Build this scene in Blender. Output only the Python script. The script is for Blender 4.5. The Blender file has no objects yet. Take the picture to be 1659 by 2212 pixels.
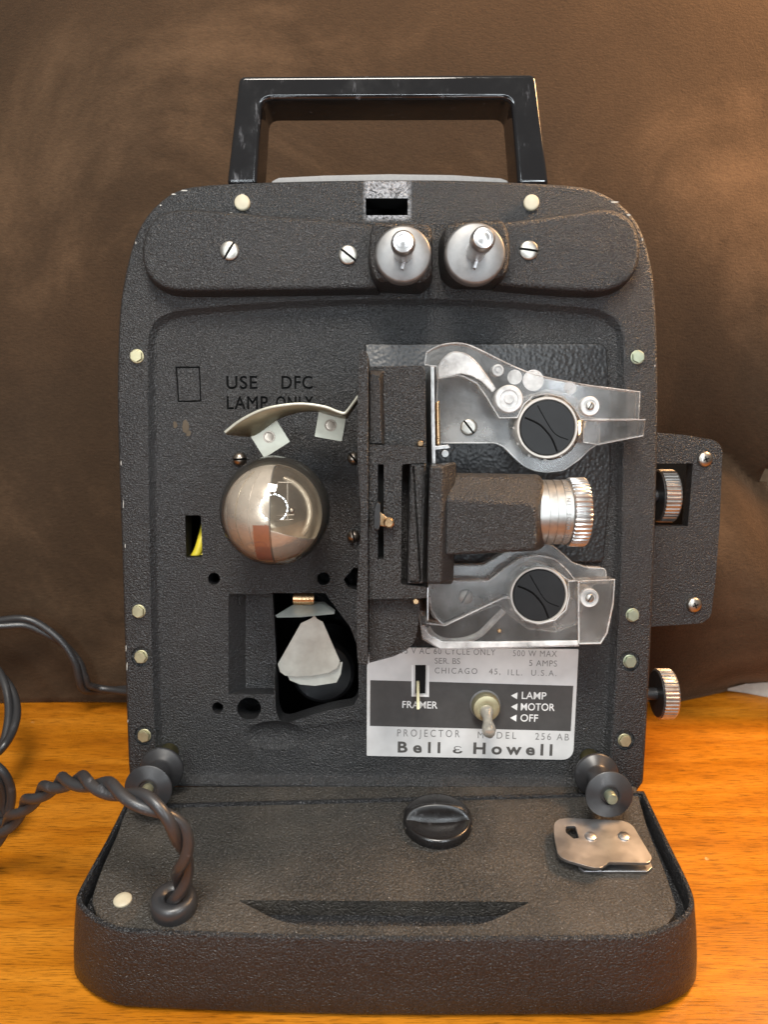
import bpy, bmesh, math, random
from mathutils import Vector, Matrix
random.seed(7)
S = bpy.context.scene
COL = S.collection
R = math.radians
MM = 0.001

# ------------------------------------------------------------------ camera
CAM_H, PITCH, TILT, DIST = 0.287, R(20), R(15), 0.358
F, CX, CY = 1661.0, 829.5, 1106.0           # focal length and centre in pixels of a 1659 x 2212 sheet
cam_d = bpy.data.cameras.new('camera')
cam = bpy.data.objects.new('camera', cam_d); COL.objects.link(cam)
cam.location = (0, 0, CAM_H); cam.rotation_euler = (R(90) - PITCH, 0, 0)
cam_d.sensor_fit = 'HORIZONTAL'; cam_d.sensor_width = 36; cam_d.lens = 36 * F / 1659
cam_d.clip_start = 0.01; cam_d.clip_end = 20
cam_d.dof.use_dof = True; cam_d.dof.focus_distance = 0.345; cam_d.dof.aperture_fstop = 18
S.camera = cam

# ------------------------------------------------------------------ world, lamps, exposure
W = bpy.data.worlds.new('World'); S.world = W; W.use_nodes = True
_n, _l = W.node_tree.nodes, W.node_tree.links          # the dim room: pale ceiling, darker walls and floor
_t = _n.new('ShaderNodeTexCoord'); _s = _n.new('ShaderNodeSeparateXYZ'); _l.new(_t.outputs['Generated'], _s.inputs[0])
_m = _n.new('ShaderNodeMapRange'); _m.inputs[1].default_value = -1; _m.inputs[2].default_value = 1; _l.new(_s.outputs[2], _m.inputs[0])
_r = _n.new('ShaderNodeValToRGB'); _l.new(_m.outputs[0], _r.inputs[0])
_e = _r.color_ramp.elements; _e.new(0.5)
for _i, (_p, _c) in enumerate(((0.25, (0.03, 0.026, 0.022, 1)), (0.52, (0.15, 0.14, 0.125, 1)), (0.80, (0.42, 0.40, 0.37, 1)))):
    _e[_i].position = _p; _e[_i].color = _c
_l.new(_r.outputs[0], _n['Background'].inputs[0]); _n['Background'].inputs[1].default_value = 0.8

def area(name, loc, target, size, power, color, shape='SQUARE', size_y=None):
    l = bpy.data.lights.new(name, 'AREA'); l.energy = power; l.color = color; l.shape = shape; l.size = size
    if size_y: l.size_y = size_y
    o = bpy.data.objects.new(name, l); COL.objects.link(o); o.location = loc
    d = Vector(target) - Vector(loc); o.rotation_euler = d.to_track_quat('-Z', 'Y').to_euler()
    return o

RING_C = Vector((-0.012, 0.02, CAM_H + 0.035)); RING_R = 0.165
fwd = Vector((0, math.cos(PITCH), -math.sin(PITCH))); upv = Vector((0, math.sin(PITCH), math.cos(PITCH)))
NR = 15
for i in range(NR):                          # ring lamp round the lens, open at the bottom
    a = R(-55) + R(290) * i / (NR - 1)
    p = RING_C + RING_R * (math.cos(a) * Vector((1, 0, 0)) + math.sin(a) * upv)
    l = area('ring_lamp', p, p + fwd, 0.045, 0.125, (0.86, 0.94, 1.0), 'RECTANGLE', 0.024)
    q = fwd.to_track_quat('-Z', 'Y').to_matrix().to_4x4()
    l.matrix_world = Matrix.Translation(p) @ q @ Matrix.Rotation(a + R(90), 4, 'Z')
area('warm_lamp', (0.50, 0.50, 0.64), (0.06, 0.36, 0.10), 0.16, 7.0, (1.0, 0.56, 0.25))
area('ceiling_lamp', (-0.06, -0.12, 1.20), (0, 0.36, 0.1), 0.34, 13.0, (1.0, 0.93, 0.84))
vs = S.view_settings
S.display_settings.display_device = 'sRGB'
vs.view_transform = 'Standard'; vs.look = 'None'; vs.exposure = 0; vs.gamma = 1; vs.use_curve_mapping = False
S.cycles.use_denoising = True
S.cycles.max_bounces = 14; S.cycles.transmission_bounces = 10; S.cycles.transparent_max_bounces = 16
S.cycles.caustics_refractive = True; S.cycles.sample_clamp_indirect = 4

# ------------------------------------------------------------------ frames
PANEL = Matrix.Translation((0, DIST * math.cos(TILT), CAM_H - DIST * math.sin(TILT))) @ Matrix.Rotation(R(90) - TILT, 4, 'X')
def P(x, y, h=0.0):
    """point of the projector's own frame (x right, y up its panel, z out of it) h mm above the panel"""
    a, b = (x - CX) / F, (CY - y) / F
    s, c = math.sin(PITCH - TILT), math.cos(PITCH - TILT)
    d = Vector((a, b * c - s, -b * s - c)); hz = h * MM
    return Vector((0, 0, DIST)) + d * ((hz - DIST) / d.z)
def _ray(x, y):
    return (x - CX) / F * Vector((1, 0, 0)) + (CY - y) / F * upv + fwd
def T(x, y, z=0.0):
    d = _ray(x, y); return Vector((0, 0, CAM_H)) + d * ((z * MM - CAM_H) / d.z)
def TY(x, y, Y):
    d = _ray(x, y); return Vector((0, 0, CAM_H)) + d * (Y / d.y)

# ------------------------------------------------------------------ materials
def nm(name):
    m = bpy.data.materials.new(name); m.use_nodes = True
    return m, m.node_tree.nodes, m.node_tree.links, m.node_tree.nodes['Principled BSDF']
def setp(b, **k):
    for n, v in k.items():
        n = {'col': 'Base Color', 'rough': 'Roughness', 'metal': 'Metallic', 'spec': 'Specular IOR Level', 'trans': 'Transmission Weight', 'ior': 'IOR', 'coat': 'Coat Weight', 'coatr': 'Coat Roughness', 'sheen': 'Sheen Weight', 'sheenr': 'Sheen Roughness', 'alpha': 'Alpha'}[n]
        b.inputs[n].default_value = (*v, 1) if isinstance(v, tuple) else v
def noise(N, L, scale, detail=2, rough=0.5, vec=None, dist=0.0):
    n = N.new('ShaderNodeTexNoise'); n.inputs['Scale'].default_value = scale; n.inputs['Detail'].default_value = detail
    n.inputs['Roughness'].default_value = rough; n.inputs['Distortion'].default_value = dist
    if vec is None:
        t = N.new('ShaderNodeTexCoord'); vec = t.outputs['Object']
    L.new(vec, n.inputs['Vector']); return n
def ramp(N, L, src, stops):
    r = N.new('ShaderNodeValToRGB'); e = r.color_ramp.elements
    while len(e) < len(stops): e.new(0.5)
    for i, (p, c) in enumerate(stops):
        e[i].position = p; e[i].color = (*c, 1) if isinstance(c, tuple) else (c, c, c, 1)
    L.new(src, r.inputs[0]); return r
def mix(N, L, fac, a, b):
    m = N.new('ShaderNodeMix'); m.data_type = 'RGBA'
    if isinstance(fac, float): m.inputs[0].default_value = fac
    else: L.new(fac, m.inputs[0])
    for k, v in ((6, a), (7, b)):
        if isinstance(v, tuple): m.inputs[k].default_value = (*v, 1)
        else: L.new(v, m.inputs[k])
    return m.outputs[2]
def bump(N, L, b, src, strength, dist, prev=None):
    n = N.new('ShaderNodeBump'); n.inputs['Strength'].default_value = strength; n.inputs['Distance'].default_value = dist
    L.new(src, n.inputs['Height'])
    if prev: L.new(prev, n.inputs['Normal'])
    L.new(n.outputs[0], b.inputs['Normal']); return n.outputs[0]

def crinkle(name, base, scale, strength, rough=0.42, dust=(0.10, 0.085, 0.07), dust_amt=0.35, speck=0.0, hammer=False, worn=None):
    m, N, L, b = nm(name); setp(b, rough=rough, spec=0.5)
    n1 = noise(N, L, scale, 2, 0.55, dist=0.6)
    n2 = noise(N, L, 14, 4, 0.6)
    d = ramp(N, L, n2.outputs[0], [(0.45, 0.0), (0.75, dust_amt)])
    pk = ramp(N, L, n1.outputs[0], [(0.38, 0.55), (0.50, 0.95), (0.64, 1.55)])  # dark valleys and light peaks of the grain painted into the colour
    mm_ = N.new('ShaderNodeMix'); mm_.data_type = 'RGBA'; mm_.blend_type = 'MULTIPLY'; mm_.inputs[0].default_value = 1
    mm_.inputs[6].default_value = (*base, 1); L.new(pk.outputs[0], mm_.inputs[7])
    c = mix(N, L, d.outputs[0], mm_.outputs[2], dust)
    if speck:
        v = N.new('ShaderNodeTexVoronoi'); v.inputs['Scale'].default_value = speck
        t = N.new('ShaderNodeTexCoord'); L.new(t.outputs['Object'], v.inputs['Vector'])
        r1 = ramp(N, L, v.outputs['Distance'], [(0.07, 1.0), (0.12, 0.0)])
        rr = ramp(N, L, v.outputs['Color'], [(0.74, 0.0), (0.76, 1.0)])
        mu = N.new('ShaderNodeMath'); mu.operation = 'MULTIPLY'; L.new(r1.outputs[0], mu.inputs[0]); L.new(rr.outputs[0], mu.inputs[1])
        c = mix(N, L, mu.outputs[0], c, (0.42, 0.38, 0.33))  # pale specks: dust, with painted glints of the grain among them
    if worn:                                 # bare metal scraped round the slot: a box in panel coordinates broken up by noise
        (x0, x1, y0, y1) = worn
        t = N.new('ShaderNodeTexCoord'); sp = N.new('ShaderNodeSeparateXYZ'); L.new(t.outputs['Object'], sp.inputs[0])
        def edge(sock, lo, hi):
            a = N.new('ShaderNodeMapRange'); a.inputs[1].default_value = lo - .0012; a.inputs[2].default_value = lo + .0012; L.new(sock, a.inputs[0])
            a2 = N.new('ShaderNodeMapRange'); a2.inputs[1].default_value = hi + .0012; a2.inputs[2].default_value = hi - .0012; L.new(sock, a2.inputs[0])
            q = N.new('ShaderNodeMath'); q.operation = 'MULTIPLY'; L.new(a.outputs[0], q.inputs[0]); L.new(a2.outputs[0], q.inputs[1]); return q.outputs[0]
        q = N.new('ShaderNodeMath'); q.operation = 'MULTIPLY'; L.new(edge(sp.outputs[0], x0, x1), q.inputs[0]); L.new(edge(sp.outputs[1], y0, y1), q.inputs[1])
        nz = noise(N, L, 260, 5, 0.7, dist=2.5); rz = ramp(N, L, nz.outputs[0], [(0.40, 0.0), (0.56, 0.85)])
        zz = N.new('ShaderNodeMath'); zz.operation = 'GREATER_THAN'; zz.inputs[1].default_value = -.0004; L.new(sp.outputs[2], zz.inputs[0])
        q3 = N.new('ShaderNodeMath'); q3.operation = 'MULTIPLY'; L.new(q.outputs[0], q3.inputs[0]); L.new(zz.outputs[0], q3.inputs[1]); q = q3
        q2 = N.new('ShaderNodeMath'); q2.operation = 'MULTIPLY'; L.new(q.outputs[0], q2.inputs[0]); L.new(rz.outputs[0], q2.inputs[1])
        c = mix(N, L, q2.outputs[0], c, (0.42, 0.42, 0.44))
    L.new(c, b.inputs['Base Color'])
    h = n1.outputs[0]
    if hammer:
        v = N.new('ShaderNodeTexVoronoi'); v.inputs['Scale'].default_value = scale * 0.55; v.feature = 'SMOOTH_F1'
        t = N.new('ShaderNodeTexCoord'); L.new(t.outputs['Object'], v.inputs['Vector']); h = v.outputs['Distance']
    bump(N, L, b, h, strength, 0.0012 if hammer else 0.0016)
    return m
def metal(name, col, rough, scale=300, var=0.12, brush=None, metal_=1.0):
    m, N, L, b = nm(name); setp(b, metal=metal_, rough=rough)
    vec = None
    if brush:
        t = N.new('ShaderNodeTexCoord'); mp = N.new('ShaderNodeMapping'); mp.inputs['Scale'].default_value = brush
        L.new(t.outputs['Object'], mp.inputs['Vector']); vec = mp.outputs[0]
    n = noise(N, L, scale, 3, 0.6, vec)
    r = ramp(N, L, n.outputs[0], [(0.3, tuple(c * 0.78 for c in col)), (0.7, col)]); L.new(r.outputs[0], b.inputs['Base Color'])
    rr = N.new('ShaderNodeMapRange'); rr.inputs[3].default_value = rough - var * .5; rr.inputs[4].default_value = rough + var; L.new(n.outputs[0], rr.inputs[0])
    L.new(rr.outputs[0], b.inputs['Roughness'])
    bump(N, L, b, n.outputs[0], 0.12, 0.0004)
    return m
def plain(name, col, rough, spec=0.5, metal_=0.0):
    m, N, L, b = nm(name); setp(b, rough=rough, spec=spec, metal=metal_)
    n = noise(N, L, 160, 3, 0.6)
    r = ramp(N, L, n.outputs[0], [(0.3, tuple(c * 0.85 for c in col)), (0.7, tuple(min(1, c * 1.1) for c in col))]); L.new(r.outputs[0], b.inputs['Base Color'])
    return m
def gloss(name, col, rough, extra=0.30):
    m, N, L, b = nm(name); setp(b, col=col, spec=0.6)
    t = N.new('ShaderNodeTexCoord'); mp = N.new('ShaderNodeMapping'); mp.inputs['Scale'].default_value = (60, 14, 60); mp.inputs['Rotation'].default_value = (0, 0, 0.5)
    L.new(t.outputs['Object'], mp.inputs['Vector'])
    n = noise(N, L, 4, 5, 0.7, mp.outputs[0]); n2 = noise(N, L, 45, 4, 0.7)
    r = ramp(N, L, n2.outputs[0], [(0.4, rough), (0.75, rough + extra)]); L.new(r.outputs[0], b.inputs['Roughness'])
    sc = ramp(N, L, n.outputs[0], [(0.58, 0.0), (0.70, 0.6)])
    sm = ramp(N, L, n2.outputs[0], [(0.5, 0.0), (0.7, 1.0)])
    mu = N.new('ShaderNodeMath'); mu.operation = 'MULTIPLY'; L.new(sc.outputs[0], mu.inputs[0]); L.new(sm.outputs[0], mu.inputs[1])
    L.new(mix(N, L, mu.outputs[0], col, (0.32, 0.32, 0.34)), b.inputs['Base Color'])
    bump(N, L, b, n2.outputs[0], 0.05, 0.001)
    return m
def acrylic(name, tint, milk, rough):
    m, N, L, b = nm(name); setp(b, col=tint, trans=1.0, rough=rough, ior=1.46)
    n = noise(N, L, 55, 4, 0.6)
    r = ramp(N, L, n.outputs[0], [(0.35, rough), (0.75, rough + 0.16)]); L.new(r.outputs[0], b.inputs['Roughness'])
    d = N.new('ShaderNodeBsdfDiffuse'); d.inputs[0].default_value = (0.85, 0.85, 0.84, 1)
    mx = N.new('ShaderNodeMixShader')
    fr = ramp(N, L, n.outputs[0], [(0.35, milk * 0.45), (0.5, milk), (0.68, milk * 2.0)]); L.new(fr.outputs[0], mx.inputs[0])  # mottled white: milky plastic plus a painted sheen
    L.new(b.outputs[0], mx.inputs[1]); L.new(d.outputs[0], mx.inputs[2])
    L.new(mx.outputs[0], N['Material Output'].inputs[0])
    return m
def thin_glass(name):
    m, N, L, b = nm(name); N.remove(b)
    tr = N.new('ShaderNodeBsdfTransparent'); tr.inputs[0].default_value = (0.93, 0.90, 0.85, 1)
    gl = N.new('ShaderNodeBsdfGlossy'); gl.inputs['Roughness'].default_value = 0.02
    fr = N.new('ShaderNodeFresnel'); fr.inputs[0].default_value = 1.22
    df = N.new('ShaderNodeBsdfDiffuse'); df.inputs[0].default_value = (0.55, 0.50, 0.44, 1); m2 = N.new('ShaderNodeMixShader'); m2.inputs[0].default_value = 0.05; L.new(tr.outputs[0], m2.inputs[1]); L.new(df.outputs[0], m2.inputs[2])
    ad = N.new('ShaderNodeMath'); ad.operation = 'ADD'; ad.inputs[1].default_value = 0.06; L.new(fr.outputs[0], ad.inputs[0])
    mx = N.new('ShaderNodeMixShader'); L.new(ad.outputs[0], mx.inputs[0]); L.new(m2.outputs[0], mx.inputs[1]); L.new(gl.outputs[0], mx.inputs[2])
    L.new(mx.outputs[0], N['Material Output'].inputs[0]); return m

slot_a, slot_b = P(790, 392), P(882, 472)
M = {}
M['black'] = crinkle('crinkle_black', (0.0170, 0.0174, 0.0185), 1300, 0.66, 0.36, speck=0, worn=(slot_a.x - .0003, slot_b.x + .0006, slot_b.y - .0006, slot_a.y + .003), dust_amt=0.08)
M['cast'] = crinkle('crinkle_casting', (0.0155, 0.0152, 0.0155), 1300, 0.75, 0.34, speck=0, dust=(0.06, 0.045, 0.033), dust_amt=0.2)
M['tray'] = crinkle('crinkle_tray', (0.0145, 0.0148, 0.0162), 1050, 0.9, 0.30, speck=0, dust=(0.05, 0.046, 0.044), dust_amt=0.2)
M['insert'] = crinkle('crinkle_insert', (0.038, 0.034, 0.029), 1100, 1.0, 0.40, speck=480, dust=(0.16, 0.13, 0.10), dust_amt=0.45)
M['hammer'] = crinkle('hammered_black', (0.014, 0.0145, 0.016), 1200, 0.28, 0.40, hammer=True, dust_amt=0.1)
M['inner'] = plain('inner_black', (0.006, 0.006, 0.006), 0.8, 0.2)
M['gloss'] = gloss('gloss_black', (0.008, 0.008, 0.009), 0.06, 0.16)
M['knobblack'] = gloss('bakelite_black', (0.010, 0.009, 0.009), 0.16)
M['alu'] = metal('satin_aluminium', (0.42, 0.41, 0.39), 0.36, metal_=0.9)
M['lever'] = metal('worn_lever', (0.56, 0.53, 0.46), 0.30, metal_=0.55)
M['stain'] = plain('brown_stain', (0.075, 0.055, 0.034), 0.6, 0.3)
M['hub'] = metal('hub_aluminium', (0.25, 0.248, 0.245), 0.45, metal_=0.7)
M['bright'] = metal('bright_aluminium', (0.58, 0.57, 0.56), 0.30, var=0.06, metal_=0.92)
M['steel'] = metal('screw_steel', (0.42, 0.39, 0.35), 0.34)
M['screw'] = metal('screw_nickel', (0.40, 0.385, 0.35), 0.36, metal_=0.9)
M['groove'] = plain('groove_shade', (0.004, 0.004, 0.004), 0.8, 0.1)  # near-black that paints shade into cut letters, screw slots and cap lines
M['dull'] = metal('dull_screw', (0.36, 0.31, 0.26), 0.30)
M['zinc'] = metal('yellowed_zinc', (0.48, 0.44, 0.28), 0.42, metal_=0.75)
M['green'] = metal('greenish_zinc', (0.38, 0.41, 0.30), 0.42, metal_=0.75)
M['olive'] = metal('olive_zinc', (0.30, 0.27, 0.14), 0.35)
M['brass'] = metal('brass', (0.75, 0.50, 0.28), 0.25)
M['sheet'] = metal('zinc_sheet', (0.50, 0.49, 0.41), 0.40, scale=120, metal_=0.55)
M['sheetdark'] = metal('shaded_sheet', (0.27, 0.25, 0.17), 0.42, scale=120, metal_=0.6)  # same sheet metal, darkened to paint in its shaded underside
M['blade'] = metal('fan_sheet', (0.58, 0.60, 0.55), 0.40, scale=150, metal_=0.35)
M['latch'] = metal('worn_nickel', (0.58, 0.58, 0.59), 0.32, scale=90, var=0.2)
M['scrape'] = metal('scraped_edge', (0.22, 0.215, 0.21), 0.5, scale=700, metal_=0.5)
M['plate'] = metal('nameplate_aluminium', (0.66, 0.65, 0.64), 0.45, scale=60, metal_=0.12)
M['band'] = plain('nameplate_band', (0.055, 0.052, 0.050), 0.5)
M['ink'] = plain('dark_ink', (0.07, 0.065, 0.06), 0.5)
M['inkgrey'] = plain('grey_ink', (0.18, 0.175, 0.17), 0.5)
M['white'] = plain('white_ink', (0.78, 0.77, 0.75), 0.5)
M['chip'] = plain('chipped_paint', (0.42, 0.40, 0.36), 0.5)
M['rubber'] = gloss('grey_rubber', (0.024, 0.024, 0.026), 0.34)
M['cord'] = gloss('cord_rubber', (0.030, 0.0295, 0.031), 0.30)
M['disc'] = plain('sprocket_black', (0.012, 0.012, 0.0125), 0.42, 0.22)
M['ivory'] = plain('ivory_ring', (0.46, 0.43, 0.39), 0.35)
M['acrylic'] = acrylic('clear_acrylic', (0.97, 0.96, 0.95), 0.12, 0.17)
M['acrylic2'] = acrylic('clear_acrylic_thick', (0.97, 0.96, 0.94), 0.04, 0.13)
M['edge'] = acrylic('acrylic_edge_glint', (0.97, 0.96, 0.95), 0.3, 0.20)  # pale colour for highlights painted along the guard edges
M['roller'] = acrylic('milky_roller', (0.95, 0.95, 0.95), 0.5, 0.15)
M['glass'] = thin_glass('bulb_glass')
M['copper'] = metal('copper_mirror', (0.58, 0.525, 0.47), 0.22, scale=90, var=0.25, metal_=0.35)
M['gold'] = metal('gold_mirror', (0.58, 0.50, 0.39), 0.18, scale=140, metal_=0.4)
M['orange'] = plain('orange_reflection', (0.30, 0.105, 0.055), 0.35)  # orange reflection inside the bulb, put in as colour
M['yellow'] = plain('yellow_insulation', (0.62, 0.50, 0.03), 0.45)
M['cream'] = plain('cream_plastic', (0.48, 0.43, 0.31), 0.5)

# ------------------------------------------------------------------ shape helpers
def V2(p): return Vector((p[0], p[1]))
def smooth(pts, n=6, closed=True):
    out = []; k = len(pts)
    rng = range(k) if closed else range(k - 1)
    for i in rng:
        g = lambda j: Vector(pts[j % k]) if closed else Vector(pts[min(max(j, 0), k - 1)])
        a, b, c, d = g(i - 1), g(i), g(i + 1), g(i + 2)
        for s in range(n):
            t = s / n
            out.append(0.5 * ((2 * b) + (c - a) * t + (2 * a - 5 * b + 4 * c - d) * t * t + (3 * b - a - 3 * c + d) * t ** 3))
    if not closed: out.append(Vector(pts[-1]))
    return out
def fillet(pts, r, n=5):
    """round the corners of a closed polygon (same units as pts); r may be one number or a list"""
    out = []; k = len(pts)
    for i in range(k):
        p, a, b = V2(pts[i]), V2(pts[i - 1]), V2(pts[(i + 1) % k])
        rr = r[i] if isinstance(r, (list, tuple)) else r
        if rr <= 0: out.append(p); continue
        u, v = (a - p), (b - p); d = min(rr, u.length * .48, v.length * .48)
        s, e = p + u.normalized() * d, p + v.normalized() * d
        for j in range(n + 1):
            t = j / n; out.append((1 - t) ** 2 * s + 2 * t * (1 - t) * p + t * t * e)
    return out
def circ(cx, cy, r, n=32, ry=None, a0=0.0):
    return [Vector((cx + r * math.cos(a0 + 2 * math.pi * i / n), cy + (ry or r) * math.sin(a0 + 2 * math.pi * i / n))) for i in range(n)]
def ccw(l):
    a = sum(l[i].x * l[(i + 1) % len(l)].y - l[(i + 1) % len(l)].x * l[i].y for i in range(len(l)))
    return l if a > 0 else l[::-1]
def px(loop, h): return ccw([P(p[0], p[1], h).to_2d() for p in loop])
def offset(loop, d):
    """move a counter-clockwise loop inwards by d metres"""
    k = len(loop); out = []
    for i in range(k):
        a, p, b = loop[i - 1], loop[i], loop[(i + 1) % k]
        e1 = (p - a); e2 = (b - p)
        if e1.length < 1e-9: e1 = e2
        if e2.length < 1e-9: e2 = e1
        n1 = Vector((-e1.y, e1.x)).normalized(); n2 = Vector((-e2.y, e2.x)).normalized()
        m = n1 + n2
        m = m.normalized() / max(0.5, math.sqrt(max(1e-6, (1 + n1.dot(n2)) / 2))) if m.length > 1e-6 else n1
        out.append(p + m * d)
    return out
class B:
    def __init__(s): s.bm = bmesh.new(); s.selfcut = False
    def loft(s, loops, cap0=True, cap1=True, closed=True, mat=0):
        """loops: lists of 3D points of one length"""
        bm = s.bm; rows = [[bm.verts.new(p) for p in l] for l in loops]; k = len(rows[0])
        for a, b in zip(rows, rows[1:]):
            for i in range(k if closed else k - 1):
                j = (i + 1) % k
                try: bm.faces.new((a[i], a[j], b[j], b[i])).material_index = mat
                except ValueError: pass
        if cap0: bm.faces.new(rows[0][::-1]).material_index = mat
        if cap1: bm.faces.new(rows[-1]).material_index = mat
        return s
    def prism(s, loop2, z0, z1, mat=0):
        """z in mm"""
        l = ccw(list(loop2)); return s.loft([[Vector((p.x, p.y, z * MM)) for p in l] for z in (z0, z1)], mat=mat)
    def pillow(s, loop2, z0, z1, r, steps=4, flare=0.0, mat=0):
        l = ccw(list(loop2)); L = [[Vector((p.x, p.y, z0 * MM)) for p in offset(l, -flare * MM)]]
        for i in range(steps + 1):
            a = math.pi / 2 * i / steps
            L.append([Vector((p.x, p.y, (z1 - r + r * math.sin(a)) * MM)) for p in offset(l, r * MM * (1 - math.cos(a)))])
        return s.loft(L, mat=mat)
    def plate(s, outer, holes, z0, z1, mat=0):
        """a flat plate with holes"""
        bm = s.bm; loops = [ccw(list(outer))] + [ccw(list(h))[::-1] for h in holes]
        top, bot = [], []
        for l in loops:
            t = [bm.verts.new((p.x, p.y, z1 * MM)) for p in l]; b = [bm.verts.new((p.x, p.y, z0 * MM)) for p in l]
            top.append(t); bot.append(b); k = len(l)
            for i in range(k): bm.faces.new((b[i], b[(i + 1) % k], t[(i + 1) % k], t[i])).material_index = mat
        for grp, flip in ((top, False), (bot, True)):
            es = []
            for t in grp:
                for i in range(len(t)):
                    e = bm.edges.get((t[i], t[(i + 1) % len(t)])); es.append(e)
            r = bmesh.ops.triangle_fill(bm, use_beauty=True, use_dissolve=False, edges=es, normal=(0, 0, -1 if flip else 1))
            for f in r['geom']:
                if isinstance(f, bmesh.types.BMFace): f.material_index = mat
        return s
    def lathe(s, prof, c, axis='Z', n=40, mat=0, teeth=None):
        """prof: (radius mm, along mm) pairs, c: local centre in metres"""
        loops = []
        for r, t in prof:
            l = []
            for i in range(n):
                a = 2 * math.pi * i / n; rr = r * MM
                if teeth and r >= teeth[0]: rr *= 1 - teeth[1] * (i % teeth[2] >= teeth[2] / 2)
                u, v = rr * math.cos(a), rr * math.sin(a)
                l.append(c + (Vector((u, v, t * MM)) if axis == 'Z' else Vector((t * MM, u, v)) if axis == 'X' else Vector((v, t * MM, u))))
            loops.append(l)
        return s.loft(loops, mat=mat)
    def box(s, x0, x1, y0, y1, z0, z1, mat=0):
        return s.prism([Vector((x0, y0)), Vector((x1, y0)), Vector((x1, y1)), Vector((x0, y1))], z0, z1, mat)
    def tube(s, pts, r, n=10, mat=0, cap=True):
        pts = [Vector(p) for p in pts]; loops = []; nrm = None
        for i, p in enumerate(pts):
            t = (pts[min(i + 1, len(pts) - 1)] - pts[max(i - 1, 0)]).normalized()
            if nrm is None:
                nrm = t.orthogonal().normalized()
            nrm = (nrm - t * nrm.dot(t)).normalized(); bi = t.cross(nrm)
            loops.append([p + r * (math.cos(2 * math.pi * k / n) * nrm + math.sin(2 * math.pi * k / n) * bi) for k in range(n)])
        return s.loft(loops, cap, cap, mat=mat)
    def sphere(s, c, r, keep=None, n=48, m=28, mat=0, sc=(1, 1, 1)):
        tmp = bmesh.new(); bmesh.ops.create_uvsphere(tmp, u_segments=n, v_segments=m, radius=r)
        for v in tmp.verts: v.co = Vector((v.co.x * sc[0], v.co.y * sc[1], v.co.z * sc[2]))
        if keep:
            dead = [f for f in tmp.faces if not keep(f.calc_center_median())]
            bmesh.ops.delete(tmp, geom=dead, context='FACES')
        for v in tmp.verts: v.co = v.co + c
        for f in tmp.faces: f.material_index = mat
        me = bpy.data.meshes.new('t'); tmp.to_mesh(me); tmp.free(); s.bm.from_mesh(me); bpy.data.meshes.remove(me); return s
    def mesh(s, me, mat=0):
        n0 = len(s.bm.faces); s.bm.from_mesh(me); s.bm.faces.ensure_lookup_table()
        for f in s.bm.faces[n0:]: f.material_index = mat
        bpy.data.meshes.remove(me); return s
    def transform(s, mt): bmesh.ops.transform(s.bm, matrix=mt, verts=s.bm.verts); return s
    def build(s, name, mats, parent=None, frame=None, bevel=0.0, seg=2, angle=40, recalc=True, smoothed=True, label=None):
        bm = s.bm
        if recalc: bmesh.ops.recalc_face_normals(bm, faces=bm.faces)
        if smoothed:
            for f in bm.faces: f.smooth = True
            for e in bm.edges:
                if len(e.link_faces) == 2 and e.calc_face_angle(0) > R(angle): e.smooth = False
        me = bpy.data.meshes.new(name); bm.to_mesh(me); bm.free()
        for m in (mats if isinstance(mats, list) else [mats]): me.materials.append((M.get(m) or bpy.data.materials[m]) if isinstance(m, str) else m)
        o = bpy.data.objects.new(name, me); COL.objects.link(o)
        if parent is not None:
            o.parent = parent
            if frame is not None: o.matrix_basis = ROOT_INV @ frame
        if bevel:
            md = o.modifiers.new('bevel', 'BEVEL'); md.width = bevel * MM; md.segments = seg; md.limit_method = 'ANGLE'; md.angle_limit = R(angle); md.use_clamp_overlap = True
            for e in me.edges: e.use_edge_sharp = False
            w = o.modifiers.new('wn', 'WEIGHTED_NORMAL'); w.keep_sharp = False; w.weight = 100
        if label: o['label'] = label
        return o
def text_mesh(body, extrude=0.02, bold=0.0, spacing=1.0):
    cu = bpy.data.curves.new('t', 'FONT'); cu.body = body; cu.extrude = extrude; cu.offset = bold; cu.space_character = spacing; cu.resolution_u = 4
    o = bpy.data.objects.new('t', cu); COL.objects.link(o)
    dg = bpy.context.evaluated_depsgraph_get(); dg.update()
    me = bpy.data.meshes.new_from_object(o.evaluated_get(dg)); bpy.data.objects.remove(o); bpy.data.curves.remove(cu)
    return me
def put_text(b, body, p0, p1, hpx, z, thick=0.03, bold=0.0, spacing=1.0, mat=0, ref=None):
    """text from pixel p0 to p1 along its baseline, cap height hpx, lying at height z mm with the given thickness"""
    me = text_mesh(body, 0.5, bold, spacing)
    xs = [v.co.x for v in me.vertices]; ys = [v.co.y for v in me.vertices]
    x0, x1 = min(xs), max(xs); y1 = max(ys) if not ref else ref
    a, c = P(*p0, z), P(*p1, z); u = c - a; w = u.length; u.normalize(); up = Vector((-u.y, u.x, 0))
    hh = (P(p0[0], p0[1] - hpx, z) - a).length
    for v in me.vertices:
        X = (v.co.x - x0) / (x1 - x0) * w; Y = v.co.y / y1 * hh; Z = v.co.z * thick * MM
        v.co = a + u * X + up * Y + Vector((0, 0, Z))
    b.mesh(me, mat); bmesh.ops.remove_doubles(b.bm, verts=b.bm.verts, dist=1e-8)
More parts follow.
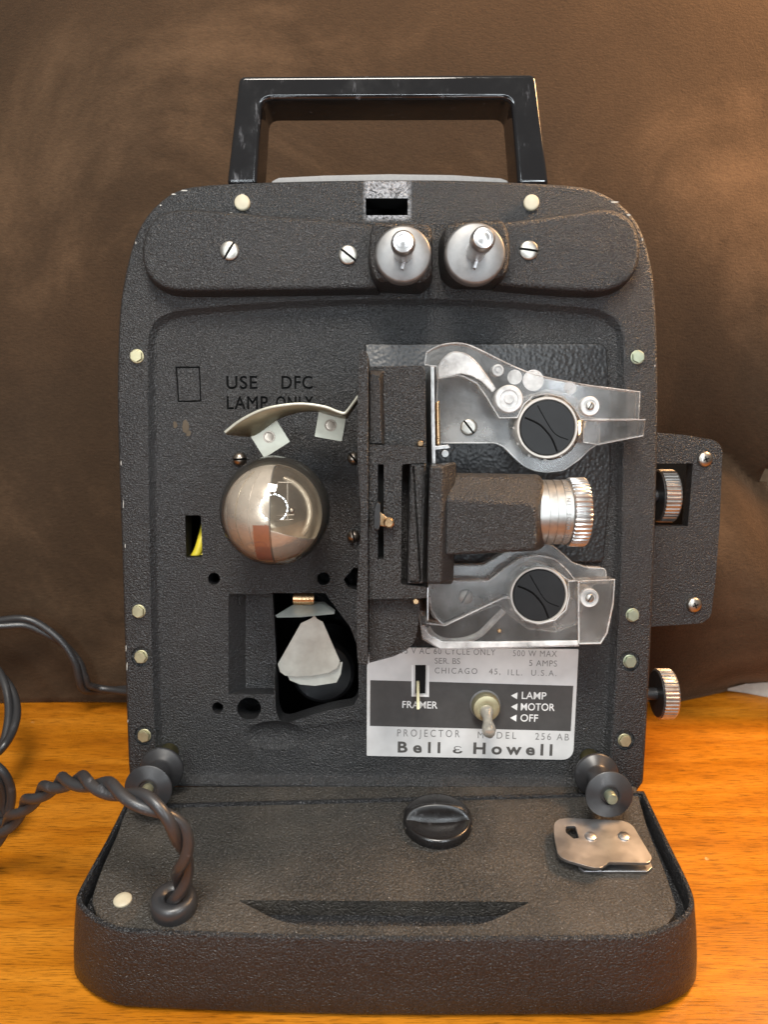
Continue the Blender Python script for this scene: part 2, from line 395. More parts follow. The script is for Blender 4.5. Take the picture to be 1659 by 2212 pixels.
def boolean(o, cutters):
    """cut each shape (a B in the frame of o) out of o, one after the other"""
    for b in cutters:
        bmesh.ops.remove_doubles(b.bm, verts=b.bm.verts, dist=1e-7)
        c = b.build('cutter', [m.name for m in o.data.materials], smoothed=False); n0 = len(o.data.polygons)
        t = bpy.data.objects.new('t', o.data); COL.objects.link(t)
        md = t.modifiers.new('cut', 'BOOLEAN'); md.operation = 'DIFFERENCE'; md.solver = 'EXACT'; md.object = c; md.use_self = b.selfcut
        bpy.context.view_layer.update(); dg = bpy.context.evaluated_depsgraph_get(); dg.update()
        me = bpy.data.meshes.new_from_object(t.evaluated_get(dg)); bpy.data.objects.remove(t); bpy.data.objects.remove(c)
        if len(me.polygons) < 10: bpy.data.meshes.remove(me); print('boolean failed'); continue
        old = o.data; o.data = me; bpy.data.meshes.remove(old); me.name = o.name
def resmooth(o, ang=35):
    bm = bmesh.new(); bm.from_mesh(o.data)
    for f in bm.faces: f.smooth = True
    for e in bm.edges:
        e.smooth = not (len(e.link_faces) == 2 and e.calc_face_angle(0) > R(ang))
    bm.to_mesh(o.data); bm.free()
# ------------------------------------------------------------------ the setting
def wood():
    m, N, L, b = nm('orange_oak'); setp(b, rough=0.3, spec=0.28, coat=0.05, coatr=0.12)
    t = N.new('ShaderNodeTexCoord'); mp = N.new('ShaderNodeMapping'); mp.inputs['Scale'].default_value = (1.0, 9, 1)
    L.new(t.outputs['Object'], mp.inputs['Vector'])
    n = noise(N, L, 9, 6, 0.62, mp.outputs[0], 0.5)
    mp2 = N.new('ShaderNodeMapping'); mp2.inputs['Scale'].default_value = (1, 22, 1); L.new(t.outputs['Object'], mp2.inputs['Vector'])
    n2 = noise(N, L, 85, 4, 0.7, mp2.outputs[0])
    c = ramp(N, L, n.outputs[0], [(0.32, (0.36, 0.110, 0.005)), (0.47, (0.46, 0.150, 0.007)), (0.66, (0.57, 0.205, 0.015))])
    d = ramp(N, L, n2.outputs[0], [(0.38, 0.30), (0.50, 1.0)])
    mu = N.new('ShaderNodeMix'); mu.data_type = 'RGBA'; mu.blend_type = 'MULTIPLY'; mu.inputs[0].default_value = 0.85
    L.new(c.outputs[0], mu.inputs[6]); L.new(d.outputs[0], mu.inputs[7])
    n3 = noise(N, L, 130, 2, 0.5); k = ramp(N, L, n3.outputs[0], [(0.76, 0.0), (0.79, 0.55)])
    L.new(mix(N, L, k.outputs[0], mu.outputs[2], (0.75, 0.45, 0.22)), b.inputs['Base Color'])
    n4 = noise(N, L, 25, 4, 0.6); rr = ramp(N, L, n4.outputs[0], [(0.3, 0.24), (0.7, 0.42)]); L.new(rr.outputs[0], b.inputs['Roughness'])
    bump(N, L, b, n2.outputs[0], 0.10, 0.0006)
    return m
def grid(name, x0, x1, nx, y0, y1, ny, fn, mat, skip=None):
    bm = bmesh.new(); vs = [[bm.verts.new(fn(x0 + (x1 - x0) * i / nx, y0 + (y1 - y0) * j / ny)) for i in range(nx + 1)] for j in range(ny + 1)]
    for j in range(ny):
        for i in range(nx):
            q = (vs[j][i], vs[j][i + 1], vs[j + 1][i + 1], vs[j + 1][i])
            if skip and skip(sum((v.co for v in q), Vector()) / 4): continue
            bm.faces.new(q)
    for f in bm.faces: f.smooth = True
    me = bpy.data.meshes.new(name); bm.to_mesh(me); bm.free(); me.materials.append(mat)
    o = bpy.data.objects.new(name, me); COL.objects.link(o); return o
tb = B(); tb.box(-1.0, 1.0, -0.35, 0.52, -30, 0); table = tb.build('tabletop', wood(), bevel=2); table['kind'] = 'structure'
wb = B(); wb.box(-1.6, 1.6, 0.97, 1.0, -700, 1700); wall = wb.build('wall', plain('pale_wall', (0.55, 0.52, 0.46), 0.8)); wall['kind'] = 'structure'

def suede():
    m, N, L, b = nm('brown_suede'); setp(b, rough=0.85, spec=0.15, sheen=0.35, sheenr=0.45)
    b.inputs['Sheen Tint'].default_value = (0.75, 0.5, 0.32, 1)
    n = noise(N, L, 6.5, 5, 0.66, dist=0.5); n2 = noise(N, L, 750, 3, 0.7); 
    t = N.new('ShaderNodeTexCoord'); mp = N.new('ShaderNodeMapping'); mp.inputs['Scale'].default_value = (1, 1, 3.0); L.new(t.outputs['Object'], mp.inputs['Vector'])
    n3 = noise(N, L, 320, 3, 0.65, mp.outputs[0])
    c = ramp(N, L, n.outputs[0], [(0.36, (0.035, 0.022, 0.0132)), (0.52, (0.046, 0.0285, 0.0165)), (0.68, (0.088, 0.054, 0.031))])
    f = ramp(N, L, n3.outputs[0], [(0.3, 0.82), (0.7, 1.18)])
    mu = N.new('ShaderNodeMix'); mu.data_type = 'RGBA'; mu.blend_type = 'MULTIPLY'; mu.inputs[0].default_value = 1.0
    L.new(c.outputs[0], mu.inputs[6]); L.new(f.outputs[0], mu.inputs[7]); L.new(mu.outputs[2], b.inputs['Base Color'])
    p = bump(N, L, b, n2.outputs[0], 0.45, 0.0010); bump(N, L, b, n3.outputs[0], 0.25, 0.0016, p)
    return m
def pix(p):
    d = p - Vector((0, 0, CAM_H)); z = d.dot(fwd); return CX + F * d.x / z, CY - F * d.dot(upv) / z
def g(x, y, cx, cy, sx, sy): return math.exp(-((x - cx) / sx) ** 2 - ((y - cy) / sy) ** 2)
fold = [TY(1490, 985, .47), TY(1560, 985, .47), TY(1590, 1010, .47), TY(1612, 1034, .47), TY(1640, 1050, .47), TY(1760, 1075, .47)]
def fold_z(x):
    if x <= fold[0].x: return fold[0].z
    for a, b in zip(fold, fold[1:]):
        if x <= b.x: return a.z + (b.z - a.z) * (x - a.x) / (b.x - a.x)
    return fold[-1].z
def fab(x, z):
    y = 0.430 + 0.02 * z + 0.75 * z * z - 0.012 * g(x, z, -.02, 0.42, .3, .12)
    y += 0.005 * math.sin(14 * x + 17 * z) * g(x, z, -.22, .36, .2, .16) + 0.006 * math.sin(31 * (z + .5 * x)) * g(x, z, .25, .33, .12, .12)
    y += 0.004 * math.sin(9 * x + 7 * z + 1) + 0.003 * math.sin(21 * x - 13 * z)
    k = min(1, max(0, (x - 0.13) / 0.05))
    dz = z - fold_z(x)
    y += k * (0.030 * math.exp(-abs(dz) / (.03 if dz > 0 else .018)) - 0.020 * math.exp(-((dz + .055) / .04) ** 2))
    y += 0.008 * k * math.sin(30 * z + 20 * x) * math.exp(-abs(z - .08) / .06)
    y += 0.021 * math.exp(-(z / .02) ** 2) * min(1, max(0, (x - .185) / .05))
    return Vector((x, y, z + 0.0005))
def skip(p):
    a, b = pix(p); return (a > 1634 and abs(b - 1030) < (a - 1634) * 0.95 and a < 1720)
fabric = grid('suede_backdrop', -0.62, 0.52, 285, 0.0, 0.62, 155, fab, suede(), skip)
sd = fabric.modifiers.new('thick', 'SOLIDIFY'); sd.thickness = 0.003; sd.offset = 1
fabric['label'] = 'large dark brown suede fabric standing upright behind the projector'; fabric['category'] = 'fabric'
cb = B()
cl = [T(1572, 1489, 2), T(1610, 1479, 6), T(1650, 1476, 8), T(1720, 1476, 8), T(1720, 1514, 1), T(1650, 1502, 1), T(1610, 1494, 1)]
cb.loft([[p + Vector((0, 0, -.0008)) for p in cl], [p + Vector((0, 0, .0008)) for p in cl]])
cloth = cb.build('grey_cloth', plain('pale_grey_cloth', (0.50, 0.46, 0.41), 0.9))
cloth['label'] = 'pale grey cloth corner poking out under the brown fabric at right'; cloth['category'] = 'cloth'

# ------------------------------------------------------------------ projector
ROOT = bpy.data.objects.new('film_projector', None); COL.objects.link(ROOT); ROOT.location = (0, 0.33, 0)
ROOT.empty_display_size = 0.05
ROOT['label'] = 'old black crinkle-painted film projector standing open on its fold-down lid'; ROOT['category'] = 'film projector'
ROOT_INV = Matrix.Translation((0, -0.33, 0))
TABLE = Matrix.Identity(4)
def part(b, name, mats, **k): return b.build(name, mats, ROOT, PANEL, **k)
def tpart(b, name, mats, **k): return b.build(name, mats, ROOT, TABLE, **k)
def sub(b, name, mats, parent, **k): return b.build(name, mats, parent, None, **k)

def polar(loop, n=240, c=(830, 1050)):
    """resample a closed pixel loop by angle round a centre"""
    out = []; C = V2(c); k = len(loop)
    for i in range(n):
        a = 2 * math.pi * (i + .5) / n; d = Vector((math.cos(a), math.sin(a))); best = None
        for j in range(k):
            p, q = V2(loop[j]) - C, V2(loop[(j + 1) % k]) - C; e = q - p
            den = d.x * e.y - d.y * e.x
            if abs(den) < 1e-9: continue
            t = (p.x * e.y - p.y * e.x) / den; s = (p.x * d.y - p.y * d.x) / den
            if t > 0 and -1e-6 <= s <= 1 + 1e-6 and (best is None or t > best): best = t
        out.append(C + d * best)
    return out
outl = smooth([(276, 1650), (270, 1480), (262, 1200), (255, 1000), (252, 850), (256, 690), (268, 600), (288, 520), (312, 472), (340, 440), (376, 414), (420, 402), (520, 395), (680, 390), (840, 388), (1000, 389), (1170, 396), (1262, 404), (1316, 424), (1358, 455), (1388, 500), (1410, 580), (1419, 680), (1423, 830), (1421, 1000), (1415, 1200), (1405, 1450), (1394, 1650)], 5, False)
outl = [V2(p) for p in outl] + [V2((1390, 1709)), V2((280, 1700))]
recl = smooth([(338, 1640), (331, 1500), (323, 1200), (320, 900), (320, 745), (328, 705), (352, 683), (400, 669), (600, 653), (830, 646), (1050, 650), (1250, 664), (1308, 676), (1337, 700), (1347, 745), (1347, 900), (1342, 1200), (1331, 1450), (1318, 1640)], 6, False)
recl = [V2(p) for p in recl] + [V2((1315, 1698)), V2((341, 1692))]
OUT = px(polar(outl), 0); REC = px(polar(recl), 0)
def z3(l, z): return [Vector((p.x, p.y, z * MM)) for p in l]
b = B(); loops = [z3(offset(OUT, .0004), -16), z3(OUT, -15), z3(OUT, -1.8), z3(offset(OUT, .0003), -.8), z3(offset(OUT, .0009), -.22), z3(offset(OUT, .0018), 0), z3(offset(REC, -.0010), 0)]
for d, z in ((-.0003, -.05), (.0000, -.25), (.0003, -.6), (.0020, -3.0), (.0026, -3.55), (.0034, -3.88), (.0044, -4.0)): loops.append(z3(offset(REC, d), z))
b.loft(loops)
panel = part(b, 'front_panel', ['black', 'chip', 'groove', 'inner', 'stain'])
CUT = []
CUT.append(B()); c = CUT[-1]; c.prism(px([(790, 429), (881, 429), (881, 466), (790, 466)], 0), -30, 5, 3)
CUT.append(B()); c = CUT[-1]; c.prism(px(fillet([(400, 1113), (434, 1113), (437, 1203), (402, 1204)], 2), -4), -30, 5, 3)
for (x, y, r) in ((462, 1250, 13), (699, 1250, 14), (470, 1528, 12)): CUT.append(B()); c = CUT[-1]; c.prism(px(circ(x, y, r), -4), -30, 5)
CUT.append(B()); c = CUT[-1]; c.prism(px(circ(538, 1530, 26, 32, 24), -4), -30, 5)
CUT.append(B()); c = CUT[-1]; c.prism(px(fillet([(583, 1281), (702, 1281), (757, 1355), (774, 1400), (775, 1500), (766, 1524), (720, 1531), (660, 1548), (622, 1561), (604, 1558), (596, 1535), (590, 1400)], [2, 2, 3, 3, 3, 14, 20, 20, 14, 12, 8, 3]), -4), -30, 5)
CUT.append(B()); c = CUT[-1]; c.prism(px([(742, 1252), (764, 1226), (790, 1226), (790, 1282), (752, 1268)], -4), -30, 5)
CUT.append(B()); c = CUT[-1]; c.loft([[Vector((*p.to_2d(), z * MM)) for p in (P(x, y, -4) for x, y in q)] for z, q in ((-12, [(592, 1283), (592, 1497), (524, 1497), (524, 1283)]), (2, [(592, 1283), (592, 1500), (470, 1500), (470, 1283)]))])
CUT.append(B()); c = CUT[-1]; c.plate(px([(379, 792), (432, 792), (435, 868), (384, 869)], -4), [px([(382.5, 795.5), (429, 795.5), (431.5, 865), (387, 865.5)], -4)], -4.9, 0, 2)
CUT.append(B()); c = CUT[-1]; c.prism(px(circ(833, 713, 15), -4), -4.35, 0)
CUT.append(B()); c = CUT[-1]; c.sphere(P(590, 1600, 3.2), .020, sc=(1.05, 0.52, 0.50))
for (x, y) in ((305, 1418), (312, 1588), (1360, 1428), (1349, 1598)): CUT.append(B()); c = CUT[-1]; c.prism(px(circ(x, y, 22), 0), -1.2, 3)
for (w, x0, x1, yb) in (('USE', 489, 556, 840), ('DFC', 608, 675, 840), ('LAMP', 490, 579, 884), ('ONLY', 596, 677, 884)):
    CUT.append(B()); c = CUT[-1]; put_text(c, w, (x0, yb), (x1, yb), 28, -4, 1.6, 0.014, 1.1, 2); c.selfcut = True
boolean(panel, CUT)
resmooth(panel, 32)
# chips of paint along the edges, thin flakes of the panel's own mesh
bm = bmesh.new(); bm.from_mesh(panel.data)
def flake(x, y, w, hgt, z=0.06):
    q = [bm.verts.new(P(x + w * math.cos(a) * random.uniform(.6, 1.1), y + hgt * math.sin(a) * random.uniform(.6, 1.1), 0) + Vector((0, 0, z * MM))) for a in [i * math.pi / 4 for i in range(8)]]
    f = bm.faces.new(q); f.material_index = 1
    if f.normal.z < 0: f.normal_flip()
def inward(x, y, d=4.5):
    v = V2((830, 1050)) - V2((x, y)); v = V2((v.x * 1.6, v.y * .6)) if abs(v.x) > 500 and abs(v.y) < 500 else v; v.normalize(); return x + v.x * d, y + v.y * d
for (x, y, w, hh) in ((372, 417, 12, 3), (395, 409, 14, 3), (344, 441, 4, 3), (290, 522, 2, 5), (257, 1000, 2, 10), (262, 1090, 1.6, 16), (266, 1180, 1.5, 10), (268, 1400, 2, 14), (270, 1440, 2, 20), (273, 1560, 1.5, 8), (1330, 434, 16, 3), (1362, 462, 8, 4), (1391, 515, 3, 5), (1419, 790, 2, 4), (497, 457, 6, 3), (522, 418, 9, 6), (1350, 530, 2, 2)):
    flake(*inward(x, y), w * .62, hh * .62)
for (x, y, w, hh) in ((396, 922, 9, 16), (373, 918, 6, 9), (402, 935, 6, 9)):
    n0 = len(bm.faces); flake(x, y, w, hh, -3.94); bm.faces.ensure_lookup_table(); bm.faces[n0].material_index = 4
bm.normal_update(); bm.to_mesh(panel.data); bm.free()
# yellow wire behind the little window
b = B(); b.tube(smooth([P(447, 1120, -22), P(440, 1150, -15), P(428, 1190, -12), P(412, 1215, -13), P(400, 1240, -20)], 5, False), .0022, 10)
b.tube(smooth([P(452, 1150, -22), P(442, 1180, -16), P(434, 1210, -13), P(428, 1240, -20)], 5, False), .0020, 10)
part(b, 'yellow_wire', 'yellow')

# case behind the panel
b = B(); l2 = offset(OUT, .0022); b.loft([z3(l2, -16.2), z3(l2, -96), z3(offset(l2, .004), -101), z3(offset(l2, .012), -103)], cap0=False)
case = part(b, 'case_body', 'black'); md = case.modifiers.new('wall', 'SOLIDIFY'); md.thickness = .002; md.offset = -1

# raised scraped strip under the handle, then the handle
b = B(); b.prism(px([(586, 392), (602, 384), (700, 379), (840, 376), (980, 378), (1082, 385), (1098, 391), (1098, 402), (586, 402)], -5), -26, -5)
part(b, 'handle_mount', 'scrape', bevel=.6)
b = B(); hp = [(489, 399), (516, 164), (1157, 160), (1187, 399), (1119, 399), (1104, 213), (566, 215), (555, 399)]
b.prism(px(fillet(hp, [0, 14, 14, 0, 0, 22, 22, 0], 6), -2), -27, -2)
part(b, 'carry_handle', 'gloss', bevel=2.0, seg=4, angle=50)

# ------------------------------------------------------------------ screws and bolts
def dome_mesh(c, r, hgt, base, slot=None, ang=0.0, n=28, flat=0.35):
    """a screw head: two halves either side of a slot over a low base; c = centre (m), sizes in mm"""
    bb = B(); prof = [(r, 0), (r, base)]
    for i in range(1, 6):
        t = i / 5 * math.pi / 2; prof.append((r * (flat + (1 - flat) * math.cos(t)), base + (hgt - base) * math.sin(t)))
    O = Vector((0, 0, 0)); out = B()
    if slot:
        for sgn in (1, -1):
            h = B(); h.lathe(prof, O, 'Z', n)
            r_ = bmesh.ops.bisect_plane(h.bm, geom=h.bm.verts[:] + h.bm.edges[:] + h.bm.faces[:], plane_co=(0, sgn * slot / 2 * MM, 0), plane_no=(0, sgn, 0), clear_inner=True)
            es = [e for e in r_['geom_cut'] if isinstance(e, bmesh.types.BMEdge)]
            bmesh.ops.holes_fill(h.bm, edges=h.bm.edges[:], sides=0)
            me = bpy.data.meshes.new('t'); h.bm.to_mesh(me); h.bm.free(); out.mesh(me)
        out.lathe([(r * .97, 0), (r * .97, max(.05, base * .6))], O, 'Z', n, 1)
    else: out.lathe(prof, O, 'Z', n)
    out.transform(Matrix.Translation(c) @ Matrix.Rotation(ang, 4, 'Z')); return out
def screw(x, y, h, rpx, ang, mat, parent=None, hgt=1.5, base=.5, slot=.8, name='slotted_screw', flat=.35):
    c = P(x, y, h); r = rpx * (358 - h) / F; o = dome_mesh(c, r, hgt, base, slot, R(ang), flat=flat)
    ms = [mat, 'groove'] if slot else mat  # slot floor carries the painted shade
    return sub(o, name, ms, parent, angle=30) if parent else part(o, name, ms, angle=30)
def hexbolt(x, y, h, rpx, mat, a):
    c = P(x, y, h); r = rpx * (358 - h) / F
    b = B(); b.lathe([(r * 1.12, 0), (r * 1.12, .35), (r * 1.0, .5)], c, 'Z', 28)
    b.prism([c.to_2d() + Vector((math.cos(a + i * math.pi / 3), math.sin(a + i * math.pi / 3))) * r * .98 * MM for i in range(6)], h + .3, h + 2.0)
    return part(b, 'hex_bolt', mat, bevel=.25, angle=30)
for (x, y, h, m) in ((296, 770, 0, 'zinc'), (300, 1320, 0, 'zinc'), (305, 1418, -1.2, 'zinc'), (312, 1588, -1.2, 'zinc'), (1377, 772, 0, 'green'), (1366, 1328, 0, 'green'), (1360, 1428, -1.2, 'green'), (1349, 1598, -1.2, 'zinc')):
    hexbolt(x, y, h, 13.5, m, random.uniform(0, 1))
for (x, y) in ((524, 440), (1147, 440)):
    b = B(); c = P(x, y, 0); b.lathe([(3.5, 0), (3.5, 1.3), (3.2, 1.7), (2.6, 1.85)], c, 'Z', 30); part(b, 'rivet', 'cream')
for (x, y, r, a) in ((518, 992, 15, 3), (764, 990, 14, -50), (764, 1158, 14, 100)):
    screw(x, y, -4, r, a, 'dull', hgt=3.4, base=.6, slot=.9, flat=.05)

# ------------------------------------------------------------------ reel arms
def arm(front, block, disc, dr, tip, screws, arc):
    b = B(); b.pillow(px(front, 9), -.5, 9, 2.4, 5, flare=1.2)
    o = part(b, 'reel_arm', 'black', angle=35)
    k = B(); k.pillow(px(block, 20), 0, 20, 2.0, 5, flare=1.0)
    kb = sub(k, 'bearing_block', 'cast', o, angle=35)
    d = P(*disc, 24); d.z = 0; s = (358 - 24) / F; r = dr * s
    q = B(); q.lathe([(r * 1.02, 18), (r * 1.02, 22.5), (r * .99, 23.4), (r * .93, 24), (r * .45, 24.2), (r * .42, 24.2)], d, 'Z', 56)
    sub(q, 'spindle_hub', 'hub', o)
    t = P(*tip, 50); q = B(); t0 = Vector((d.x, d.y, .0238)); t1 = Vector((t.x, t.y, .050)); ax = (t1 - t0).normalized()
    rot = ax.to_track_quat('Z', 'Y').to_matrix().to_4x4(); ln = (t1 - t0).length / MM
    q.lathe([(4.0, 0), (4.0, ln - 9), (4.7, ln - 8.5), (4.9, ln - 4), (4.7, ln - 1.4), (3.9, ln - .2), (3.0, ln), (2.9, ln - .4), (2.2, ln - .4), (1.6, ln - .1)], Vector((0, 0, 0)), 'Z', 40)
    q.transform(Matrix.Translation(t0) @ rot); sub(q, 'spindle', 'bright', o)
    q = B(); q.box(-.0006, .0006, -.0022, .0022, 0, 3); q.transform(Matrix.Translation(t0 + Vector((0, -.0048, .0005))) @ Matrix.Rotation(R(-15), 4, 'Z')); sub(q, 'spindle_key', 'latch', o)
    for (x, y, a) in screws:
        screw(x, y, 9, 20, a, 'screw', o, hgt=1.5, base=.6, slot=1.0, flat=.45)
    return o
la = smooth([(815, 484), (700, 474), (560, 463), (440, 453), (385, 452), (340, 466), (314, 500), (305, 545), (314, 588), (342, 616), (385, 628), (500, 628), (660, 626), (815, 624)], 6, False)
la = [V2(p) for p in la]
arm(la, fillet([(806, 479), (926, 484), (934, 495), (935, 592), (915, 612), (812, 608), (800, 580), (796, 545), (799, 510)], [8, 14, 8, 20, 20, 14, 10, 10, 10]), (871, 549), 58.5, (871, 523), ((496, 543, 58), (752, 552, -38)), None)
ra = [V2(p) for p in smooth([(1075, 480), (1160, 470), (1240, 459), (1300, 451), (1340, 458), (1370, 482), (1384, 525), (1380, 570), (1360, 604), (1325, 624), (1280, 630), (1180, 625), (1075, 616)], 6, False)]
arm(ra, fillet([(962, 486), (1000, 478), (1086, 474), (1100, 500), (1104, 545), (1096, 590), (1080, 602), (985, 600), (962, 578), (958, 520)], [12, 10, 10, 10, 10, 10, 10, 22, 16, 10]), (1027, 547), 63, (1045, 514), ((1142, 542, -8),), None)

# ------------------------------------------------------------------ lamp, heat shield, fan
lc = P(595, 1103, 27)
b = B(); b.sphere(lc, .0237, n=64, m=40); bulb = part(b, 'lamp_bulb', 'glass')
b = B(); b.sphere(lc + Vector((-.0012, -.0013, -.001)), .0214, keep=lambda p: p.z < .001, n=64, m=40)
sub(b, 'reflector_bowl', 'gold', bulb)
b = B(); b.sphere(lc + Vector((-.0012, -.0013, -.001)), .0211, keep=lambda p: (p.z > -.004 and (p.x < .0016 or p.y < -.0045 - .35 * p.x)), n=220, m=140, mat=0)
sh = sub(b, 'mirror_shield', ['copper', 'orange'], bulb); sh.modifiers.new('t', 'SOLIDIFY').thickness = .0004
for f in sh.data.polygons:
    p = f.center - (lc + Vector((-.0012, -.0013, -.001)))
    if -.0055 - .1 * p.y * 0 < p.x < .0016 and -.0190 < p.y < -.0030 and p.x > -.0055 - (p.y + .003) * -.25: f.material_index = 1  # patch of the mirror coloured as a reflection
b = B(); q = lc + Vector((.0005, 0, .0055)); 
b.tube([q + Vector((.0055, .013, 0)), q + Vector((.0055, -.003, .002))], .00035, 6); b.tube([q + Vector((.001, -.0015, .003)), q + Vector((.0085, -.0010, .003))], .0003, 6)
b.tube([q + Vector((.001, -.0035, .003)), q + Vector((.0080, -.0030, .003))], .0003, 6); b.tube([q + Vector((.0015, .0125, .001)), q + Vector((.0075, .0125, .001))], .0003, 6)
b.sphere(q + Vector((.0070, .0004, -.001)), .0016, n=16, m=10); sub(b, 'filament_support', 'dull', bulb)
b = B(); o_ = lc + Vector((-.0012, -.0013, -.001)); b.tube([o_ + Vector((.0155 * math.cos(a), .0155 * math.sin(a), -.004)) for a in [R(-38 + i * 112 / 24) for i in range(25)]], .0014, 10); sub(b, 'rim_glint', 'gold', bulb)  # bright gold arc painting the highlight on the bowl's rim
b = B(); o_ = lc + Vector((-.0012, -.0013, -.001))
b.tube([o_ + Vector((.0016 + .0002 * math.sin(a), .0212 * math.sin(a), .0212 * math.cos(a))) for a in [R(-75 + i * 150 / 30) for i in range(31)]], .00035, 6); sub(b, 'mirror_seam', 'alu', bulb)
for lon, m_ in ((-62, 'copper'), (-38, 'gold'), (-20, 'copper')):
    b = B(); b.tube([o_ + .0213 * Vector((math.sin(R(lon)) * math.cos(a), math.sin(a), math.cos(R(lon)) * math.cos(a))) for a in [R(-35 + i * 95 / 24) for i in range(25)]], .00018, 6); sub(b, 'reflection_arc', m_, bulb)  # thin arcs painting reflections onto the mirror
b = B(); cc = P(600, 1110, -4); b.lathe([(8, 0), (8, 7)], cc, 'Z', 40); sub(b, 'lamp_socket', 'inner', bulb)

near = [V2(p) for p in smooth([(486, 934), (520, 908), (565, 886), (610, 876), (655, 873), (700, 879), (728, 889), (742, 893), (750, 888), (768, 864), (784, 842)], 5, False)]
b = B(); n_ = [P(p.x, p.y, 30) for p in near]
far_ = [V2(p) for p in smooth([(490, 938), (520, 941), (548, 940), (576, 922), (602, 904), (645, 890), (685, 888), (704, 893), (744, 903), (756, 893), (784, 850)], 5, False)]
b.loft([n_, [P(p.x, p.y, 12.2) for p in far_]], False, False, closed=False)
shield = part(b, 'heat_shield', 'sheetdark'); md = shield.modifiers.new('t', 'SOLIDIFY'); md.thickness = .0008; md.offset = 0
b = B(); b.tube(n_, .00062, 8); sub(b, 'shield_edge', 'sheet', shield)  # near edge keeps the pale sheet colour, drawn as its lit side
for (cx_, cy_, s, a) in ((581, 944, 33, -32), (714, 919, 30, 10)):
    q = [Vector((cx_ + s * (u * math.cos(R(a)) - v * math.sin(R(a))), cy_ + s * (u * math.sin(R(a)) + v * math.cos(R(a))))) for u, v in ((-1, -1), (1, -1), (1, 1), (-1, 1))]
    b = B(); b.plate(px(fillet(q, 3), 12), [px(circ(cx_, cy_, 8), 12)], 10.9, 12)
    tab = sub(b, 'mounting_tab', 'sheet', shield, bevel=.15)
    b = B(); c0 = P(cx_, cy_, 12); b.lathe([(2.7, 0), (2.7, .3), (2.2, .3), (2.1, -.2), (1.9, -.2), (1.9, .25), (1.6, .3), (.2, .3)], c0, 'Z', 28); sub(b, 'rivet', 'dull', shield)

def blade(loop, h, tiltf, name='fan_blade'):
    b = B(); top = []
    for p in loop:
        hh = h + tiltf(p[0], p[1]); top.append(P(p[0], p[1], hh))
    b.loft([[p - Vector((0, 0, .0007)) for p in top], top]); return b
b = B(); c0 = P(700, 1440, -50); b.lathe([(17, -30), (17, 8), (15, 10), (4, 10), (4, 16)], Vector((c0.x, c0.y, c0.z)), 'Z', 40); part(b, 'motor_housing', 'rubber')
b = B(); c0 = P(661, 1292, -13); b.lathe([(3.2, -4), (3.2, 6)], c0 - Vector((.002, 0, 0)), 'X', 24); hub = part(b, 'fan_hub', 'brass')
sub(blade([(672, 1336), (679, 1329), (685, 1337), (697, 1343), (734, 1427), (729, 1442), (709, 1453), (674, 1459), (640, 1461), (616, 1459), (605, 1451), (600, 1434), (650, 1346)], -10, lambda x, y: -(y - 1400) * .03), 'fan_blade', 'blade', hub)
sub(blade([(612, 1440), (740, 1430), (736, 1456), (727, 1474), (680, 1481), (648, 1478), (626, 1469)], -14, lambda x, y: 0), 'fan_blade', 'blade', hub)
sub(blade([(595, 1329), (632, 1307), (674, 1300), (700, 1300), (724, 1318), (722, 1326), (649, 1333), (598, 1334)], -10, lambda x, y: (y - 1315) * .35), 'fan_blade', 'blade', hub)

# ------------------------------------------------------------------ mount plate and gate casting
b = B(); b.pillow(px(fillet([(788, 743), (1312, 742), (1320, 1026), (1304, 1215), (788, 1215)], [3, 22, 3, 12, 3], 6), -1.2), -4.4, -1.2, .7, 3)
mount = part(b, 'mount_plate', 'hammer')
fl = [V2(p) for p in smooth([(775, 764), (772, 860), (771, 960), (775, 1060), (779, 1130), (774, 1210), (770, 1300), (770, 1390), (774, 1436)], 5, False)] + [V2((795, 1436)), V2((796, 770)), V2((790, 758)), V2((780, 757))]
b = B(); b.prism(px(fl, 46), -4, 46); gate = part(b, 'gate_flange', 'cast', bevel=.5, angle=30)
def slab(lo, hi, h0, h1, extra=None):
    """chamfered block: pixel loops lo at height h0 and hi at h1 (same count)"""
    b = B(); b.loft([[P(*p, h0) for p in lo], [P(*p, h1) for p in hi]]); return b
# upper, middle and lower part of the casting
b = B(); b.prism(px(fillet([(797, 792), (918, 790), (921, 965), (797, 965)], [2, 14, 2, 2]), 37), -3, 37)
b.loft([[P(*p, 37) for p in ((799, 800), (828, 800), (832, 962), (799, 962))], [P(*p, 40.5) for p in ((799, 806), (820, 812), (824, 958), (799, 958))]])
part(b, 'gate_casting', 'cast', bevel=1.4, seg=3, angle=30)
mid = fillet([(797, 960), (921, 966), (921, 1000), (868, 1003), (866, 1262), (921, 1268), (921, 1292), (797, 1294)], [0, 3, 3, 6, 6, 3, 3, 0])
b = B(); b.plate(px(mid, 42), [px([(816, 1003), (829, 1003), (829, 1207), (816, 1207)], 42)], -3, 42)
b.box(P(864, 1000, 30).x, P(922, 1000, 30).x, P(900, 1265, 30).y, P(900, 1000, 30).y, -3, 30)
midc = part(b, 'gate_casting', 'cast', bevel=.7)
b = B(); b.box(P(814, 1000, 36).x, P(831, 1000, 36).x, P(820, 1210, 36).y, P(820, 1000, 36).y, 34, 36); sub(b, 'slot_floor', 'inner', midc)
b = B(); b.prism(px(fillet([(809, 1098), (815, 1084), (822, 1088), (822, 1132), (818, 1146), (808, 1142)], 3), 48), 36, 48); lv = sub(b, 'slide_lever', 'knobblack', midc, bevel=.5)
b = B(); b.prism(px([(820, 1106), (838, 1118), (838, 1138), (820, 1136)], 44), 42.1, 44); sub(b, 'slide_tab', 'brass', midc, bevel=.3)
b = B(); b.lathe([(2.0, 0), (2.2, .8), (2.2, 2.4), (1.6, 3.0)], P(840, 1128, 44), 'Z', 24); sub(b, 'slide_pin', 'brass', midc)
